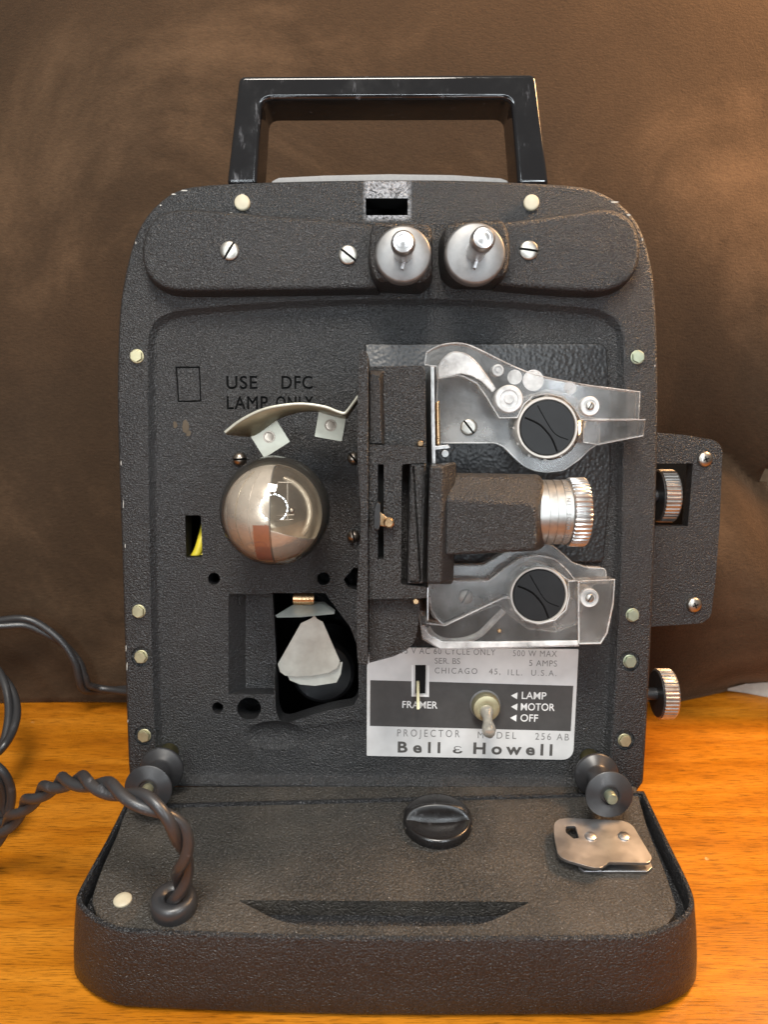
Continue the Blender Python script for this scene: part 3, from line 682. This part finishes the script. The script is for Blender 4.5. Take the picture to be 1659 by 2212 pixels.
low = [(797, 1290), (908, 1292), (906, 1330), (898, 1384), (880, 1404), (850, 1418), (797, 1432)]
b = B(); b.prism(px(fillet(low, [2, 6, 8, 14, 14, 10, 2]), 37), -3, 37); part(b, 'gate_casting', 'cast', bevel=1.6, seg=3, angle=30)
b = B(); b.lathe([(1.4, 0), (1.4, .8), (1.0, 1.3)], P(898, 1298, 41), 'Z', 20); part(b, 'gate_screw', 'brass')
b = B(); b.lathe([(1.4, 0), (1.4, .8), (1.0, 1.3)], P(908, 958, 37.5), 'Z', 20); part(b, 'gate_screw', 'brass')
# pressure bars
def bar(loop, h0, h1, r, name):
    b = B(); b.pillow(px(fillet(loop, 4), h1), h0, h1, r, 5); return part(b, name, 'cast', angle=35)
bar([(886, 1000), (921, 1000), (915, 1263), (879, 1263)], 25, 42, 1.8, 'pressure_bar')
b = B(); b.loft([[P(*p, h) for p in l] for h, l in ((20, ((927, 1004), (984, 1000), (978, 1262), (921, 1262))), (38, ((927, 1004), (985, 998), (980, 1256), (921, 1262))), (46, ((928, 1008), (957, 1006), (952, 1260), (922, 1260))))])
lmount = part(b, 'lens_mount', 'cast', bevel=1.0, seg=3, angle=20)
# film plates of polished metal at the gate
b = B(); b.prism(px([(930, 792), (938, 792), (941, 1002), (933, 1002)], 36), 0, 36); part(b, 'film_plate', 'bright', bevel=.2)
b = B(); c0 = P(946, 880, 20); b.prism(px([(941, 870), (950, 864), (952, 962), (942, 962)], 22), 0, 22); part(b, 'film_plate', 'brass', bevel=.8)
b = B(); b.prism(px([(922, 1268), (926, 1268), (926, 1340), (922, 1342)], 33), 0, 33); part(b, 'film_plate', 'bright', bevel=.2)
b = B(); b.prism(px(fillet([(938, 964), (968, 961), (973, 968), (940, 972)], 2), 24), 22, 24); c0 = P(958, 976, 20)
b.lathe([(1.6, 0), (1.6, 4)], P(960, 980, 16), 'Z', 16); part(b, 'gate_spring', 'bright', bevel=.2)
# lens housing
b = B()
b.loft([[P(*p, h) for p in l] for h, l in ((8, ((972, 1030), (1168, 1036), (1170, 1186), (972, 1196))), (30, ((972, 1022), (1162, 1028), (1176, 1050), (1176, 1175), (1164, 1190), (972, 1192))),)]) if False else None
prof = [(8, ((968, 1040), (1160, 1044), (1166, 1060), (1166, 1170), (1158, 1180), (968, 1182))), (28, ((970, 1020), (1164, 1024), (1178, 1044), (1178, 1178), (1166, 1188), (968, 1192))), (36, ((966, 1030), (1160, 1032), (1173, 1048), (1172, 1180), (1160, 1190), (964, 1194))), (44, ((964, 1078), (1140, 1086), (1160, 1098), (1160, 1176), (1152, 1188), (962, 1200)))]
b.loft([[P(*p, h) for p in l] for h, l in prof])
sub(b, 'lens_housing', 'cast', lmount, bevel=1.3, seg=3, angle=15)
AX = P(1180, 1106, 25); ax0 = Vector((0, AX.y, AX.z))
X0, X1, X2 = P(1170, 1106, 38).x / MM, P(1240, 1106, 38).x / MM, P(1275, 1106, 38).x / MM
pr = [(13.4, X0 - 6), (14.0, X0)]
for k in range(1, 4):
    xx = X0 + (X1 - X0) * k / 4
    pr += [(14.0, xx - .15), (13.75, xx - .1), (13.75, xx + .1), (14.05, xx + .15)]
pr += [(14.1, X1 - .6), (13.4, X1 - .5), (13.4, X1 + .5)]
b = B(); b.lathe(pr, ax0, 'X', 64); barrel = sub(b, 'lens_barrel', 'alu', lmount, angle=30)
b = B(); b.lathe([(13.2, X1), (14.6, X1 + .4), (15.0, X1 + .9), (15.0, X2), (14.6, X2 + .9), (13.6, X2 + 1.3), (11.0, X2 + 1.3), (10.6, X2 - 2)], ax0, 'X', 44 * 4, teeth=(14.5, .035, 4)); sub(b, 'focus_ring', 'bright', lmount, angle=30)
b = B(); word = 'LENS·MADE IN JAPAN'; xt = (X1 - 2.2) * MM
for i, ch in enumerate(word):
    if ch == ' ': continue
    me = text_mesh(ch, .5, .01); w = max(v.co.x for v in me.vertices) + min(v.co.x for v in me.vertices)
    th = R(-64) + R(8.2) * i                 # 0 faces out of the panel, positive goes up
    for v in me.vertices:
        lx, ly, lz = (v.co.x - w / 2) * .0026, (v.co.y - .35) * .0026, v.co.z * .00006
        rr = .01412 + lz; aa = th + lx / .0141
        v.co = Vector((xt - ly, ax0.y + rr * math.sin(aa), ax0.z + rr * math.cos(aa)))
    b.mesh(me)
sub(b, 'lettering', 'inkgrey', lmount)

# ------------------------------------------------------------------ clear sprocket guards
def U(q): return [(901.9 + x * .31195, 724.5 + y * .31195) for x, y in q]
def D(q): return [(887.2 + x * .31195, 983.3 + y * .31195) for x, y in q]
def sprocket(cx_, cy_, r, top, parent):
    s = (358 - top) / F; c0 = P(cx_, cy_, top); c0.z = 0; rr = r * s
    b = B(); b.lathe([(rr * 1.10, 0), (rr * 1.10, top - 1.0), (rr * 1.06, top), (rr * 1.0, top), (rr * .98, top - 1.2), (rr * .5, top - 1.2)], c0, 'Z', 56)
    for i in range(12):
        a = i * math.pi / 6; q = c0 + Vector((math.cos(a), math.sin(a), 0)) * rr * 1.12 * MM
        b.lathe([(.7, top - 5.2), (.7, top - 3.8)], q, 'Z', 8)
    ring = part(b, 'sprocket', 'ivory')
    b = B(); b.lathe([(rr * .97, top - 3), (rr * .97, top - .5), (rr * .94, top - .1), (rr * .6, top - .1)], c0, 'Z', 56); cap = sub(b, 'sprocket_cap', 'disc', ring)
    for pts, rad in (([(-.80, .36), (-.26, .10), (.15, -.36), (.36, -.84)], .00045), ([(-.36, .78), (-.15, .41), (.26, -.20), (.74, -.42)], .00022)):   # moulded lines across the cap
        b = B(); b.tube([c0 + Vector((v[0] * rr * MM, v[1] * rr * MM, (top - .1) * MM)) for v in smooth(pts, 6, False)], rad, 6); sub(b, 'cap_line_shade', 'groove', ring)
    return ring
hole_u = px(circ(1182.7, 924.2, 70, 48), 9)
full_u = smooth(U([(62, 118), (140, 76), (240, 55), (340, 64), (440, 105), (560, 165), (680, 222), (800, 268), (930, 300), (1170, 345), (1300, 362)]), 4, False)
rear_u = [V2(p) for p in U([(140, 300), (280, 270), (420, 330), (560, 420), (700, 440), (900, 380), (1080, 430), (1160, 560), (1250, 590), (1250, 752), (1190, 790), (1120, 860), (1010, 936), (900, 948), (810, 938), (730, 900), (660, 835), (600, 772), (540, 745), (120, 745)])]
b = B(); b.plate(px(fillet(rear_u, 8), 10), [hole_u], 3, 10)
gu = part(b, 'sprocket_guard', 'acrylic', bevel=.8, angle=30)
front_u = [V2(p) for p in full_u] + [V2(p) for p in U([(1540, 392), (1532, 582), (1130, 582), (1090, 505), (1010, 430), (900, 402), (800, 420), (735, 480), (690, 570), (565, 572), (480, 430), (410, 330), (300, 275), (200, 290), (140, 303), (132, 215), (50, 205)])]
b = B(); b.prism(px(front_u, 19), 10.5, 19); sub(b, 'guard_arm', 'acrylic2', gu, bevel=.5, angle=40)
inner_u = [V2(p) for p in smooth(U([(145, 215), (190, 150), (250, 118), (330, 130), (400, 180), (470, 270), (540, 370)]), 4, False)] + [V2(p) for p in U([(520, 395), (450, 320), (380, 280), (300, 262), (200, 285), (148, 298)])]
b = B(); b.prism(px(inner_u, 20.5), 19.1, 20.5); sub(b, 'guard_rib', 'roller', gu, bevel=.5, angle=40)
b = B(); b.prism(px(fillet([V2(p) for p in U([(1150, 592), (1578, 585), (1562, 695), (1250, 756), (1150, 740)])], 4), 17), 4, 17); sub(b, 'guard_tail', 'acrylic2', gu, bevel=.5, angle=40)
b = B(); b.box(P(1206, 0, 18).x, P(1207.5, 0, 18).x, P(0, 965, 18).y, P(0, 945, 18).y, 6, 17); b.transform(Matrix.Translation((0, 0, 0)))
b = B(); b.prism(px(fillet([V2(p) for p in U([(1110, 585), (1165, 588), (1158, 640), (1115, 700)])], 3), 15), 6, 15); sub(b, 'guard_clip', 'brass', gu, bevel=.4)
def roller(x, y, h, r, parent, pin):
    c0 = P(x, y, h); c0.z = 0; s = (358 - h) / F; rr = r * s
    b = B(); b.lathe([(rr, 10), (rr, h - .8), (rr * .92, h), (rr * .66, h), (rr * .62, h - .7), (rr * .36, h - .7), (rr * .32, h), (rr * .2, h)], c0, 'Z', 40); o = sub(b, 'guide_roller', 'roller', parent)
    if pin: screw(x, y, h, pin, 60, 'steel', parent, hgt=.8, base=.3, slot=.5)
roller(1100, 862, 21, 30, gu, 0); roller(1274.7, 877.4, 21, 21, gu, 9)
roller(1076, 800, 20, 13, gu, 0)
screw(1012.6, 923.2, 10, 18, -52, 'screw', gu, hgt=1.4, base=.6, slot=.9, flat=.5)
sprocket(1182.7, 924.2, 61, 19, None)
def glint(loop, h, parent, r=.00028):
    l = [Vector((p.x, p.y, h * MM)) for p in loop]; b = B(); b.tube(l + [l[0], l[1]], r, 6); sub(b, 'guard_glint', 'edge', parent)  # thin pale tube painting the light caught along a guard edge
glint(px(front_u, 19), 19, gu); glint(px(fillet(rear_u, 8), 10), 10, gu); glint(px(inner_u, 20.5), 20.5, gu, .00022)
glint(px([V2(p) for p in U([(1150, 592), (1578, 585), (1562, 695), (1250, 756), (1150, 740)])], 17), 17, gu)
# ring engravings on the upper arm
for (x, y, r) in ((1112, 815, 15), (1152, 822, 22), (1232, 838, 13)):
    b = B(); c0 = P(x, y, 19); b.lathe([(r * .2, .02), (r * .2 + .18, .08), (r * .2 + .18, .02)], Vector((c0.x, c0.y, .0190)), 'Z', 36); sub(b, 'moulded_ring', 'roller', gu)

hole_d = px(circ(1164.8, 1285.9, 67, 48), 9)
rear_d = [V2(p) for p in D([(280, 765), (500, 765), (560, 730), (640, 680), (760, 640), (900, 610), (980, 622), (1050, 680), (1120, 745), (1230, 780), (1350, 785), (1355, 870), (1250, 880), (1180, 1000), (1150, 1150), (1000, 1210), (800, 1190), (660, 1080), (600, 1020), (240, 1160), (150, 1120), (125, 1000), (120, 880), (280, 868)])]
b = B(); b.plate(px(fillet(rear_d, 8), 10), [hole_d], 3, 10); gd = part(b, 'sprocket_guard', 'acrylic', bevel=.8, angle=30)
armd = [V2(p) for p in D([(120, 880), (300, 870), (540, 872), (640, 790), (760, 712), (890, 696), (1000, 720), (1080, 790), (1140, 868), (1090, 868), (1060, 840), (980, 780), (890, 758), (790, 780), (720, 850), (690, 930), (690, 975), (630, 985), (440, 1075), (230, 1172), (180, 1130), (140, 1060)])]
b = B(); b.prism(px(fillet(armd, 6), 18), 10.5, 18); sub(b, 'guard_arm', 'acrylic2', gd, bevel=.5, angle=40)
lowd = [V2(p) for p in D([(60, 1104), (104, 1108), (108, 1165), (240, 1178), (640, 988), (694, 990), (720, 1070), (790, 1140), (890, 1168), (1000, 1140), (1075, 1070), (1098, 975), (1094, 872), (1414, 860), (1402, 1030), (1360, 1230), (1315, 1303), (1165, 1306), (1165, 1318), (600, 1334), (205, 1343), (82, 1270)])]
b = B(); b.prism(px(lowd, 20), 10.5, 20); sub(b, 'guard_foot', 'acrylic2', gd, bevel=1.0, angle=25)
b = B(); b.tube([P(*p, 15) for p in smooth(D([(110, 1185), (150, 1240), (230, 1278), (360, 1275), (470, 1235), (560, 1150), (640, 1070)]), 5, False)], .0016, 10); sub(b, 'film_channel', 'roller', gd)
wall_d = [V2(p) for p in D([(66, 1180), (84, 1268), (207, 1341), (600, 1332), (1163, 1316), (1163, 1284), (600, 1292), (222, 1290), (128, 1240), (100, 1180)])]
b = B(); b.prism(px(wall_d, 21.5), 20.05, 21.5); sub(b, 'guard_lip', 'roller', gd, bevel=.4)  # milky ledge of the foot, also painting its edge highlight
blk = [V2(p) for p in D([(1162, 872), (1412, 862), (1400, 1030), (1358, 1228), (1313, 1300), (1165, 1303)])]
b = B(); b.prism(px(blk, 23), 20.05, 23); sub(b, 'guard_block', 'acrylic2', gd, bevel=.8, angle=25)
glint(px(fillet(armd, 6), 18), 18, gd); glint(px(lowd, 20), 20, gd); glint(px(blk, 23), 23, gd, .00035); glint(px(fillet(rear_d, 8), 10), 10, gd)
roller(1274, 1292, 24.5, 21, gd, 9)
screw(1004, 1286, 10, 16.5, 62, 'steel', gd, hgt=1.6, base=.7, slot=.8, flat=.4)
b = B(); b.lathe([(.9, 0), (.9, 1.2), (.6, 1.5)], P(1078, 1361, 20), 'Z', 16); sub(b, 'guard_pin', 'brass', gd)
sprocket(1164.8, 1285.9, 59, 20, None)

# ------------------------------------------------------------------ nameplate
NZ = -3.2
npl = fillet([(793, 1398), (1250, 1402), (1238, 1641), (792, 1632)], [2, 2, 26, 2], 7)
b = B(); b.plate(px(npl, NZ), [px([(897, 1436), (920, 1436), (919, 1498), (897, 1498)], NZ)], -4.2, NZ); npo = part(b, 'nameplate', 'plate', bevel=.12)
b = B()
band = [(800, 1468.7), (889, 1471), (889, 1504), (926, 1505), (926, 1472), (1238.5, 1481), (1233, 1578.8), (799, 1567.5)]
b.prism(px(band, NZ), NZ + .004, NZ + .03); sub(b, 'printed_band', 'band', npo)
b = B(); b.prism(px([(893, 1432), (924, 1432), (923, 1501), (893, 1501)], NZ), NZ - .6, NZ - .55)
b.box(P(895, 0, NZ).x, P(922, 0, NZ).x, P(900, 1500, NZ).y, P(900, 1434, NZ).y, -3.98, -3.9); sub(b, 'framer_slot', 'inner', npo)
def line(mat, *t, **k):
    q = B(); put_text(q, *t, **k); return sub(q, 'lettering', mat, npo)
NT = NZ + .03
for t in (('115 V AC 60 CYCLE ONLY', (858, 1411), (1070, 1415), 13, 1.15), ('500 W MAX', (1108, 1417), (1203, 1418.5), 13, 1.15), ('SER. BS', (939, 1433), (994, 1434), 12.5, 1), ('5 AMPS', (1143, 1438), (1203, 1439.5), 13, 1.1),
          ('CHICAGO   45,', (939, 1454), (1081, 1456.5), 12.5, 1.3), ('ILL.  U.S.A.', (1097, 1458), (1202, 1460), 12.5, 1.3), ('PROJECTOR', (858, 1590), (993, 1592), 15.5, 1.5), ('MODEL', (1032, 1594), (1115, 1595.5), 14.5, 1.5), ('256 AB', (1156, 1597), (1229, 1599), 14.5, 1.3)):
    line('inkgrey', t[0], t[1], t[2], t[3], NT, .05, 0.0, t[4])
line('ink', 'Bell', (859, 1624), (951, 1625.5), 23, NT, .05, .03, 1.6); line('ink', 'ε', (978, 1626), (999, 1626.5), 15, NT, .05, .02); line('ink', 'Howell', (1022, 1627), (1193, 1631), 24, NT, .05, .03, 1.5)
for t in (('FRAMER', (869, 1528.5), (945, 1530), 15), ('LAMP', (1127, 1509), (1180, 1510.5), 15.5), ('MOTOR', (1125, 1533.5), (1198, 1535), 15.5), ('OFF', (1124, 1557.5), (1162, 1558.5), 15.5)):
    line('white', *t, NZ + .05, .06, .006)
for (x, y) in ((1104, 1502), (1104, 1526), (1102, 1550)):
    b = B(); b.prism(px([(x, y), (x + 14, y - 7), (x + 13, y + 8)], NZ), NZ + .032, NZ + .06); sub(b, 'arrow_mark', 'white', npo)
b = B(); fr2 = [(889, 1436), (893, 1436), (893, 1500), (923, 1500), (923, 1437), (927, 1437), (927, 1505), (889, 1504)]
b.prism(px(fr2, NZ), NZ + .032, NZ + .06); sub(b, 'slot_border', 'white', npo)
b = B(); b.loft([[P(899, 1470, -3), P(906, 1470, -3), P(906, 1470, -4.6), P(899, 1470, -4.6)], [P(900, 1532, 5), P(907, 1532, 5), P(907, 1532, 3.8), P(900, 1532, 3.8)]]); sub(b, 'framer_lever', 'zinc', npo, bevel=.2)
# toggle switch
c0 = P(1048, 1522, NZ); b = B(); b.lathe([(7.4, 0), (7.4, .5), (6.9, .6), (6.9, 1.0)], c0, 'Z', 40); tg = sub(b, 'switch_collar', 'scrape', npo)
b = B(); b.lathe([(6.7, .9), (6.7, 4.0), (6.1, 5.6), (4.2, 6.2), (3.2, 6.0)], c0, 'Z', 40); sub(b, 'switch_nut', 'zinc', npo)
t0, t1 = P(1051, 1534, 2.5), P(1057, 1583, 16); b = B(); dv = t1 - t0; ln = dv.length / MM
b.lathe([(3.0, -.5), (3.2, 1.2), (2.9, 2.6), (2.2, 4), (2.3, ln * .55), (3.0, ln - 4), (3.25, ln - 1.6), (2.6, ln + .3), (1.2, ln + 1.1)], Vector((0, 0, 0)), 'Z', 32)
b.transform(Matrix.Translation(t0) @ dv.to_track_quat('Z', 'Y').to_matrix().to_4x4()); sub(b, 'toggle_lever', 'lever', npo)

# ------------------------------------------------------------------ side plate and knobs
b = B(); sp = fillet([(1400, 933), (1478, 940), (1545, 951), (1561, 968), (1555, 1130), (1546, 1250), (1536, 1332), (1518, 1346), (1400, 1354)], [0, 8, 14, 14, 10, 10, 14, 14, 0])
b.plate(px(sp, -26), [px([(1400.5, 1002), (1497, 1001), (1486, 1137), (1400.5, 1137)], -26)], -34, -26); side = part(b, 'side_plate', 'black', bevel=.6)
b = B(); b.box(P(1398, 0, -60).x, P(1560, 0, -60).x, P(0, 1145, -60).y, P(0, 985, -60).y, -62, -60); sub(b, 'knob_recess', 'inner', side)
def knob(x0, x1, yc, ry, h, name='knurled_knob'):
    c0 = P(x1, yc, h); r = ry * (358 - h) / F; xa, xb = P(x0, yc, h + r).x / MM, P(x1, yc, h + r).x / MM
    c_ = Vector((0, c0.y, h * MM)); n = 40 * 4
    b = B(); b.lathe([(r * .93, xa), (r, xa + .5), (r, xb - .8), (r * .95, xb), (r * .5, xb + .2)], c_, 'X', n, teeth=(r - .01, .03, 4))
    o = part(b, name, 'bright', angle=30)
    b = B(); b.lathe([(r * .91, xa - .25), (r * .91, xa + .3)], c_, 'X', 48); b.lathe([(3.2, xa - 14), (3.2, xa)], c_, 'X', 24); sub(b, 'knob_hub', 'rubber', o); return o
knob(1440, 1476, 1071, 57, -38); knob(1438, 1472, 1498, 55, -38)
for (x, y) in ((1522, 992), (1499, 1306)):
    o = dome_mesh(P(x, y, -26), 3.9, 2.2, .3, None, flat=.15); s_ = sub(o, 'cross_screw', 'steel', side, angle=30)
    b = B(); c0 = P(x, y, -26)
    for a in (20, 110):
        q = B(); q.box(-.0015, .0015, -.00035, .00035, 1.6, 2.22); q.transform(Matrix.Translation(c0) @ Matrix.Rotation(R(a), 4, 'Z')); me = bpy.data.meshes.new('t'); q.bm.to_mesh(me); q.bm.free(); b.mesh(me)
    sub(b, 'cross_recess', 'inner', side)

# ------------------------------------------------------------------ film guide rollers at the foot of the panel
def spool(x, y, mat_post):
    c0 = P(x, y, 30); c0.z = 0
    b = B(); b.tube([c0 + Vector((0, .0030, -.004)), c0 + Vector((0, .0010, .010))], .0046, 28); post = part(b, 'roller_post', 'olive')
    b = B(); b.lathe([(5, 8), (9.9, 8.3), (10.3, 8.8), (10.3, 9.6), (9.8, 10.2), (6.2, 12.2), (5.4, 14), (5.4, 24), (6.0, 26), (9.9, 28.6), (10.5, 29.2), (10.5, 29.9), (10.1, 30.3), (6.2, 30.7), (5.6, 31.2), (4.2, 31.2), (3.8, 30.2), (1, 30.0)], c0, 'Z', 48); r_ = sub(b, 'film_roller', 'rubber', post, angle=40)
    b = B(); b.lathe([(2.5, 29), (2.5, 34.2), (2.1, 34.8), (.8, 34.9)], c0, 'Z', 20); sub(b, 'roller_pin', mat_post, post)
spool(1316.5, 1716, 'green'); spool(320, 1703, 'zinc')

# ------------------------------------------------------------------ fold-down lid (tray)
RZ, IZ = 37.5, 36.2
rim = [(268, 1735), (230, 1810), (190, 1882), (168, 1924), (164.5, 1944), (176, 1964), (200, 1985), (234, 2003), (276, 2012), (399, 2018), (650, 2026), (843, 2029), (1068, 2029), (1323, 2027), (1399, 2020), (1450, 2003), (1484, 1982), (1499, 1960), (1499, 1935), (1484, 1895), (1440, 1806), (1392, 1706)]
rimw = [T(x, y, RZ).to_2d() for x, y in rim]
rimw = ccw([V2(p) for p in smooth(rimw, 6, False)])
def shift(l, dx, dy): return [Vector((p.x * (1 + dx), p.y - dy * (1 if p.y < .26 else 0))) for p in l]
inn = offset(rimw, .0022)
b = B()
prof = [(shift(offset(rimw, .004), .034, .0032), 0), (shift(offset(rimw, .0012), .034, .0032), .9), (shift(rimw, .034, .0032), 3.2), (shift(rimw, .028, .0026), 12), (shift(rimw, .016, .0014), 24), (rimw, RZ - .9), (offset(rimw, .0003), RZ - .3), (offset(rimw, .0009), RZ), (offset(rimw, .0019), RZ), (inn, RZ - .4), (inn, RZ - 9)]
b.loft([z3(l, z) for l, z in prof]); tray = tpart(b, 'lid_tray', 'tray', angle=50)
il = [(290, 1700), (262, 1790), (228, 1868), (207, 1930), (208, 1954), (222, 1978), (262, 1998), (330, 2004), (491, 2009), (660, 2013), (843, 2016), (1068, 2016), (1374, 2010), (1420, 2000), (1446, 1977), (1454, 1955), (1446, 1925), (1425, 1864), (1395, 1790), (1370, 1700)]
iw = offset(ccw([V2(p) for p in smooth([T(x, y, IZ).to_2d() for x, y in il], 5, False)]), -.0010)
b = B(); b.loft([z3(iw, IZ - 8.4), z3(iw, IZ - .5), z3(offset(iw, .0004), IZ - .1), z3(offset(iw, .001), IZ)])
ins = tpart(b, 'lid_insert', 'insert')
c = B(); tl = [T(512, 1943, IZ), T(1147, 1947, IZ), T(1045, 1997, IZ), T(960, 2000, IZ), T(700, 1999, IZ), T(612, 1994, IZ)]
lo = [p.to_2d() for p in tl]; c.prism(fillet(lo, [.002, .002, .012, .01, .01, .012]), IZ - 8, IZ + 3)
boolean(ins, [c])
resmooth(ins, 40)

# bits on the lid: cream stud, grommet, thumb knob, latch
c0 = T(265, 1944, IZ); b = B(); b.lathe([(3.6, -.5), (3.6, .6), (3.1, 1.1), (1.5, 1.25)], c0, 'Z', 28); tpart(b, 'stud', 'cream')
c0 = T(377, 1962, IZ); b = B(); b.lathe([(8.4, -.5), (9.0, 1.6), (9.1, 4.2), (8.6, 6.0), (7.6, 7.0), (6.0, 7.3), (4.4, 6.9), (3.4, 6.0), (3.0, 3)], c0, 'Z', 40); tpart(b, 'cord_grommet', 'cord')
# thumb knob: a round recessed cup with a curved finger bar
c0 = T(945, 1779, IZ)
b = B(); b.lathe([(15.2, -.5), (15.6, .6), (15.4, 3.6), (14.8, 4.4), (13.9, 4.6), (8, 3.6), (3, 3.3)], c0, 'Z', 64); tk = tpart(b, 'turn_knob', 'knobblack', angle=50)
b = B(); rows = []
for i in range(33):
    a = R(-90 + 180 * i / 32); x = 14.9 * math.sin(a); hh = 3.0 + 7.5 * max(0.0, math.cos(a)) ** .9
    w = 1.6 + 3.4 * (1 - math.cos(a)) ** 1.5
    rows.append([c0 + Vector((x, y + 1.0, z)) * MM for y, z in ((-w - 3.0, 2.6), (-w - 1.2, 3.0 + (hh - 3) * .22), (-w, 3.0 + (hh - 3) * .6), (-w * .7, hh - .5), (-w * .3, hh), (w * .3, hh), (w * .7, hh - .5), (w, 3.0 + (hh - 3) * .5), (w + 1.5, 2.6))])
b.loft(rows); sub(b, 'finger_bar', 'knobblack', tk, angle=60)

LZ = IZ + 6
lat = fillet([(1197, 1778), (1206, 1769), (1225, 1766), (1352, 1772), (1368, 1783), (1409, 1852), (1402, 1863), (1316, 1861), (1300, 1873), (1280, 1873), (1224, 1857), (1206, 1847), (1197, 1806)], [6, 8, 8, 12, 10, 8, 6, 4, 4, 8, 14, 14, 20])
lw = [T(p.x, p.y, LZ).to_2d() for p in lat]
hw = [T(p.x, p.y, LZ).to_2d() for p in fillet([(1222, 1784), (1243, 1783), (1251, 1809), (1239, 1811), (1222, 1797)], 3)]
b = B(); b.plate(lw, [hw], LZ - 1.3, LZ); la_ = tpart(b, 'latch_plate', 'latch', bevel=.2)
for (x, y) in ((1276, 1806), (1348, 1806)):
    b = B(); b.lathe([(2.6, 0), (2.4, .5), (1.6, .85), (.5, .95)], T(x, y, LZ), 'Z', 24); sub(b, 'latch_rivet', 'latch', la_)
lo = [T(x, y, IZ + 1.4).to_2d() for x, y in ((1250, 1872), (1262, 1881), (1400, 1881), (1410, 1872), (1395, 1835), (1255, 1835))]
b = B(); b.prism(lo, IZ, IZ + 1.4); b.prism([T(x, y, IZ + 2).to_2d() for x, y in ((1270, 1806), (1352, 1806), (1352, 1846), (1270, 1846))], IZ + 1, LZ - 1.2); sub(b, 'latch_base', 'latch', la_, bevel=.3)

# ------------------------------------------------------------------ power cord: two rubber strands twisted round each other
near_ = [T(378, 1962, 34), T(382, 1940, 42), T(393, 1891, 55), T(398, 1839, 69), T(388, 1797, 80), T(359, 1761, 88), T(318, 1734, 92), T(276, 1717, 92), T(235, 1702, 90), T(193, 1690, 86), T(155, 1685, 80), T(116, 1696, 70), T(77, 1720, 58), T(41, 1753, 44), T(0, 1800, 28), T(-60, 1862, 12), T(-140, 1905, 6)]
m1 = [T(-260, 1880, 6), T(-250, 1790, 6), T(-120, 1775, 7), T(3, 1768, 12), T(15, 1738, 20), T(14, 1705, 30), T(-2, 1673, 40), T(-40, 1640, 48)]
m2 = [T(-60, 1600, 56)] + [TY(x, y, Y) for x, y, Y in ((-20, 1630, .335), (9, 1606, .343), (25, 1562, .355), (27, 1521, .366), (15, 1479, .376), (-8, 1448, .384), (-60, 1420, .39), (-120, 1400, .395), (-140, 1370, .40), (-80, 1355, .405), (0, 1346, .41), (55, 1344, .413), (97, 1362, .414), (138, 1392, .413), (166, 1430, .411), (177, 1464, .410), (186, 1484, .412), (215, 1489, .418), (262, 1490, .418), (330, 1492, .41))]
path = smooth([tuple(p) for p in near_ + m1 + m2], 14, False)
acc = 0.0; s1, s2 = [], []; ang = 0.4; nrm = Vector((0, 0, 1)); nn = len(near_) * 14
for i, p in enumerate(path):
    t = (path[min(i + 1, len(path) - 1)] - path[max(i - 1, 0)]).normalized()
    nrm = (nrm - t * nrm.dot(t)); nrm = nrm.normalized() if nrm.length > 1e-6 else t.orthogonal().normalized(); bi = t.cross(nrm)
    if i: 
        ds = (p - path[i - 1]).length; ang += ds / (.040 if i < nn else .13) * 2 * math.pi
    o = (math.cos(ang) * nrm + math.sin(ang) * bi) * .0020
    s1.append(p + o); s2.append(p - o)
b = B(); b.tube(s1, .00225, 12); b.tube(s2, .00225, 12)
cordo = b.build('power_cord', 'cord'); cordo['label'] = 'twisted black rubber cord looping out of the lid onto the table'; cordo['category'] = 'cord'
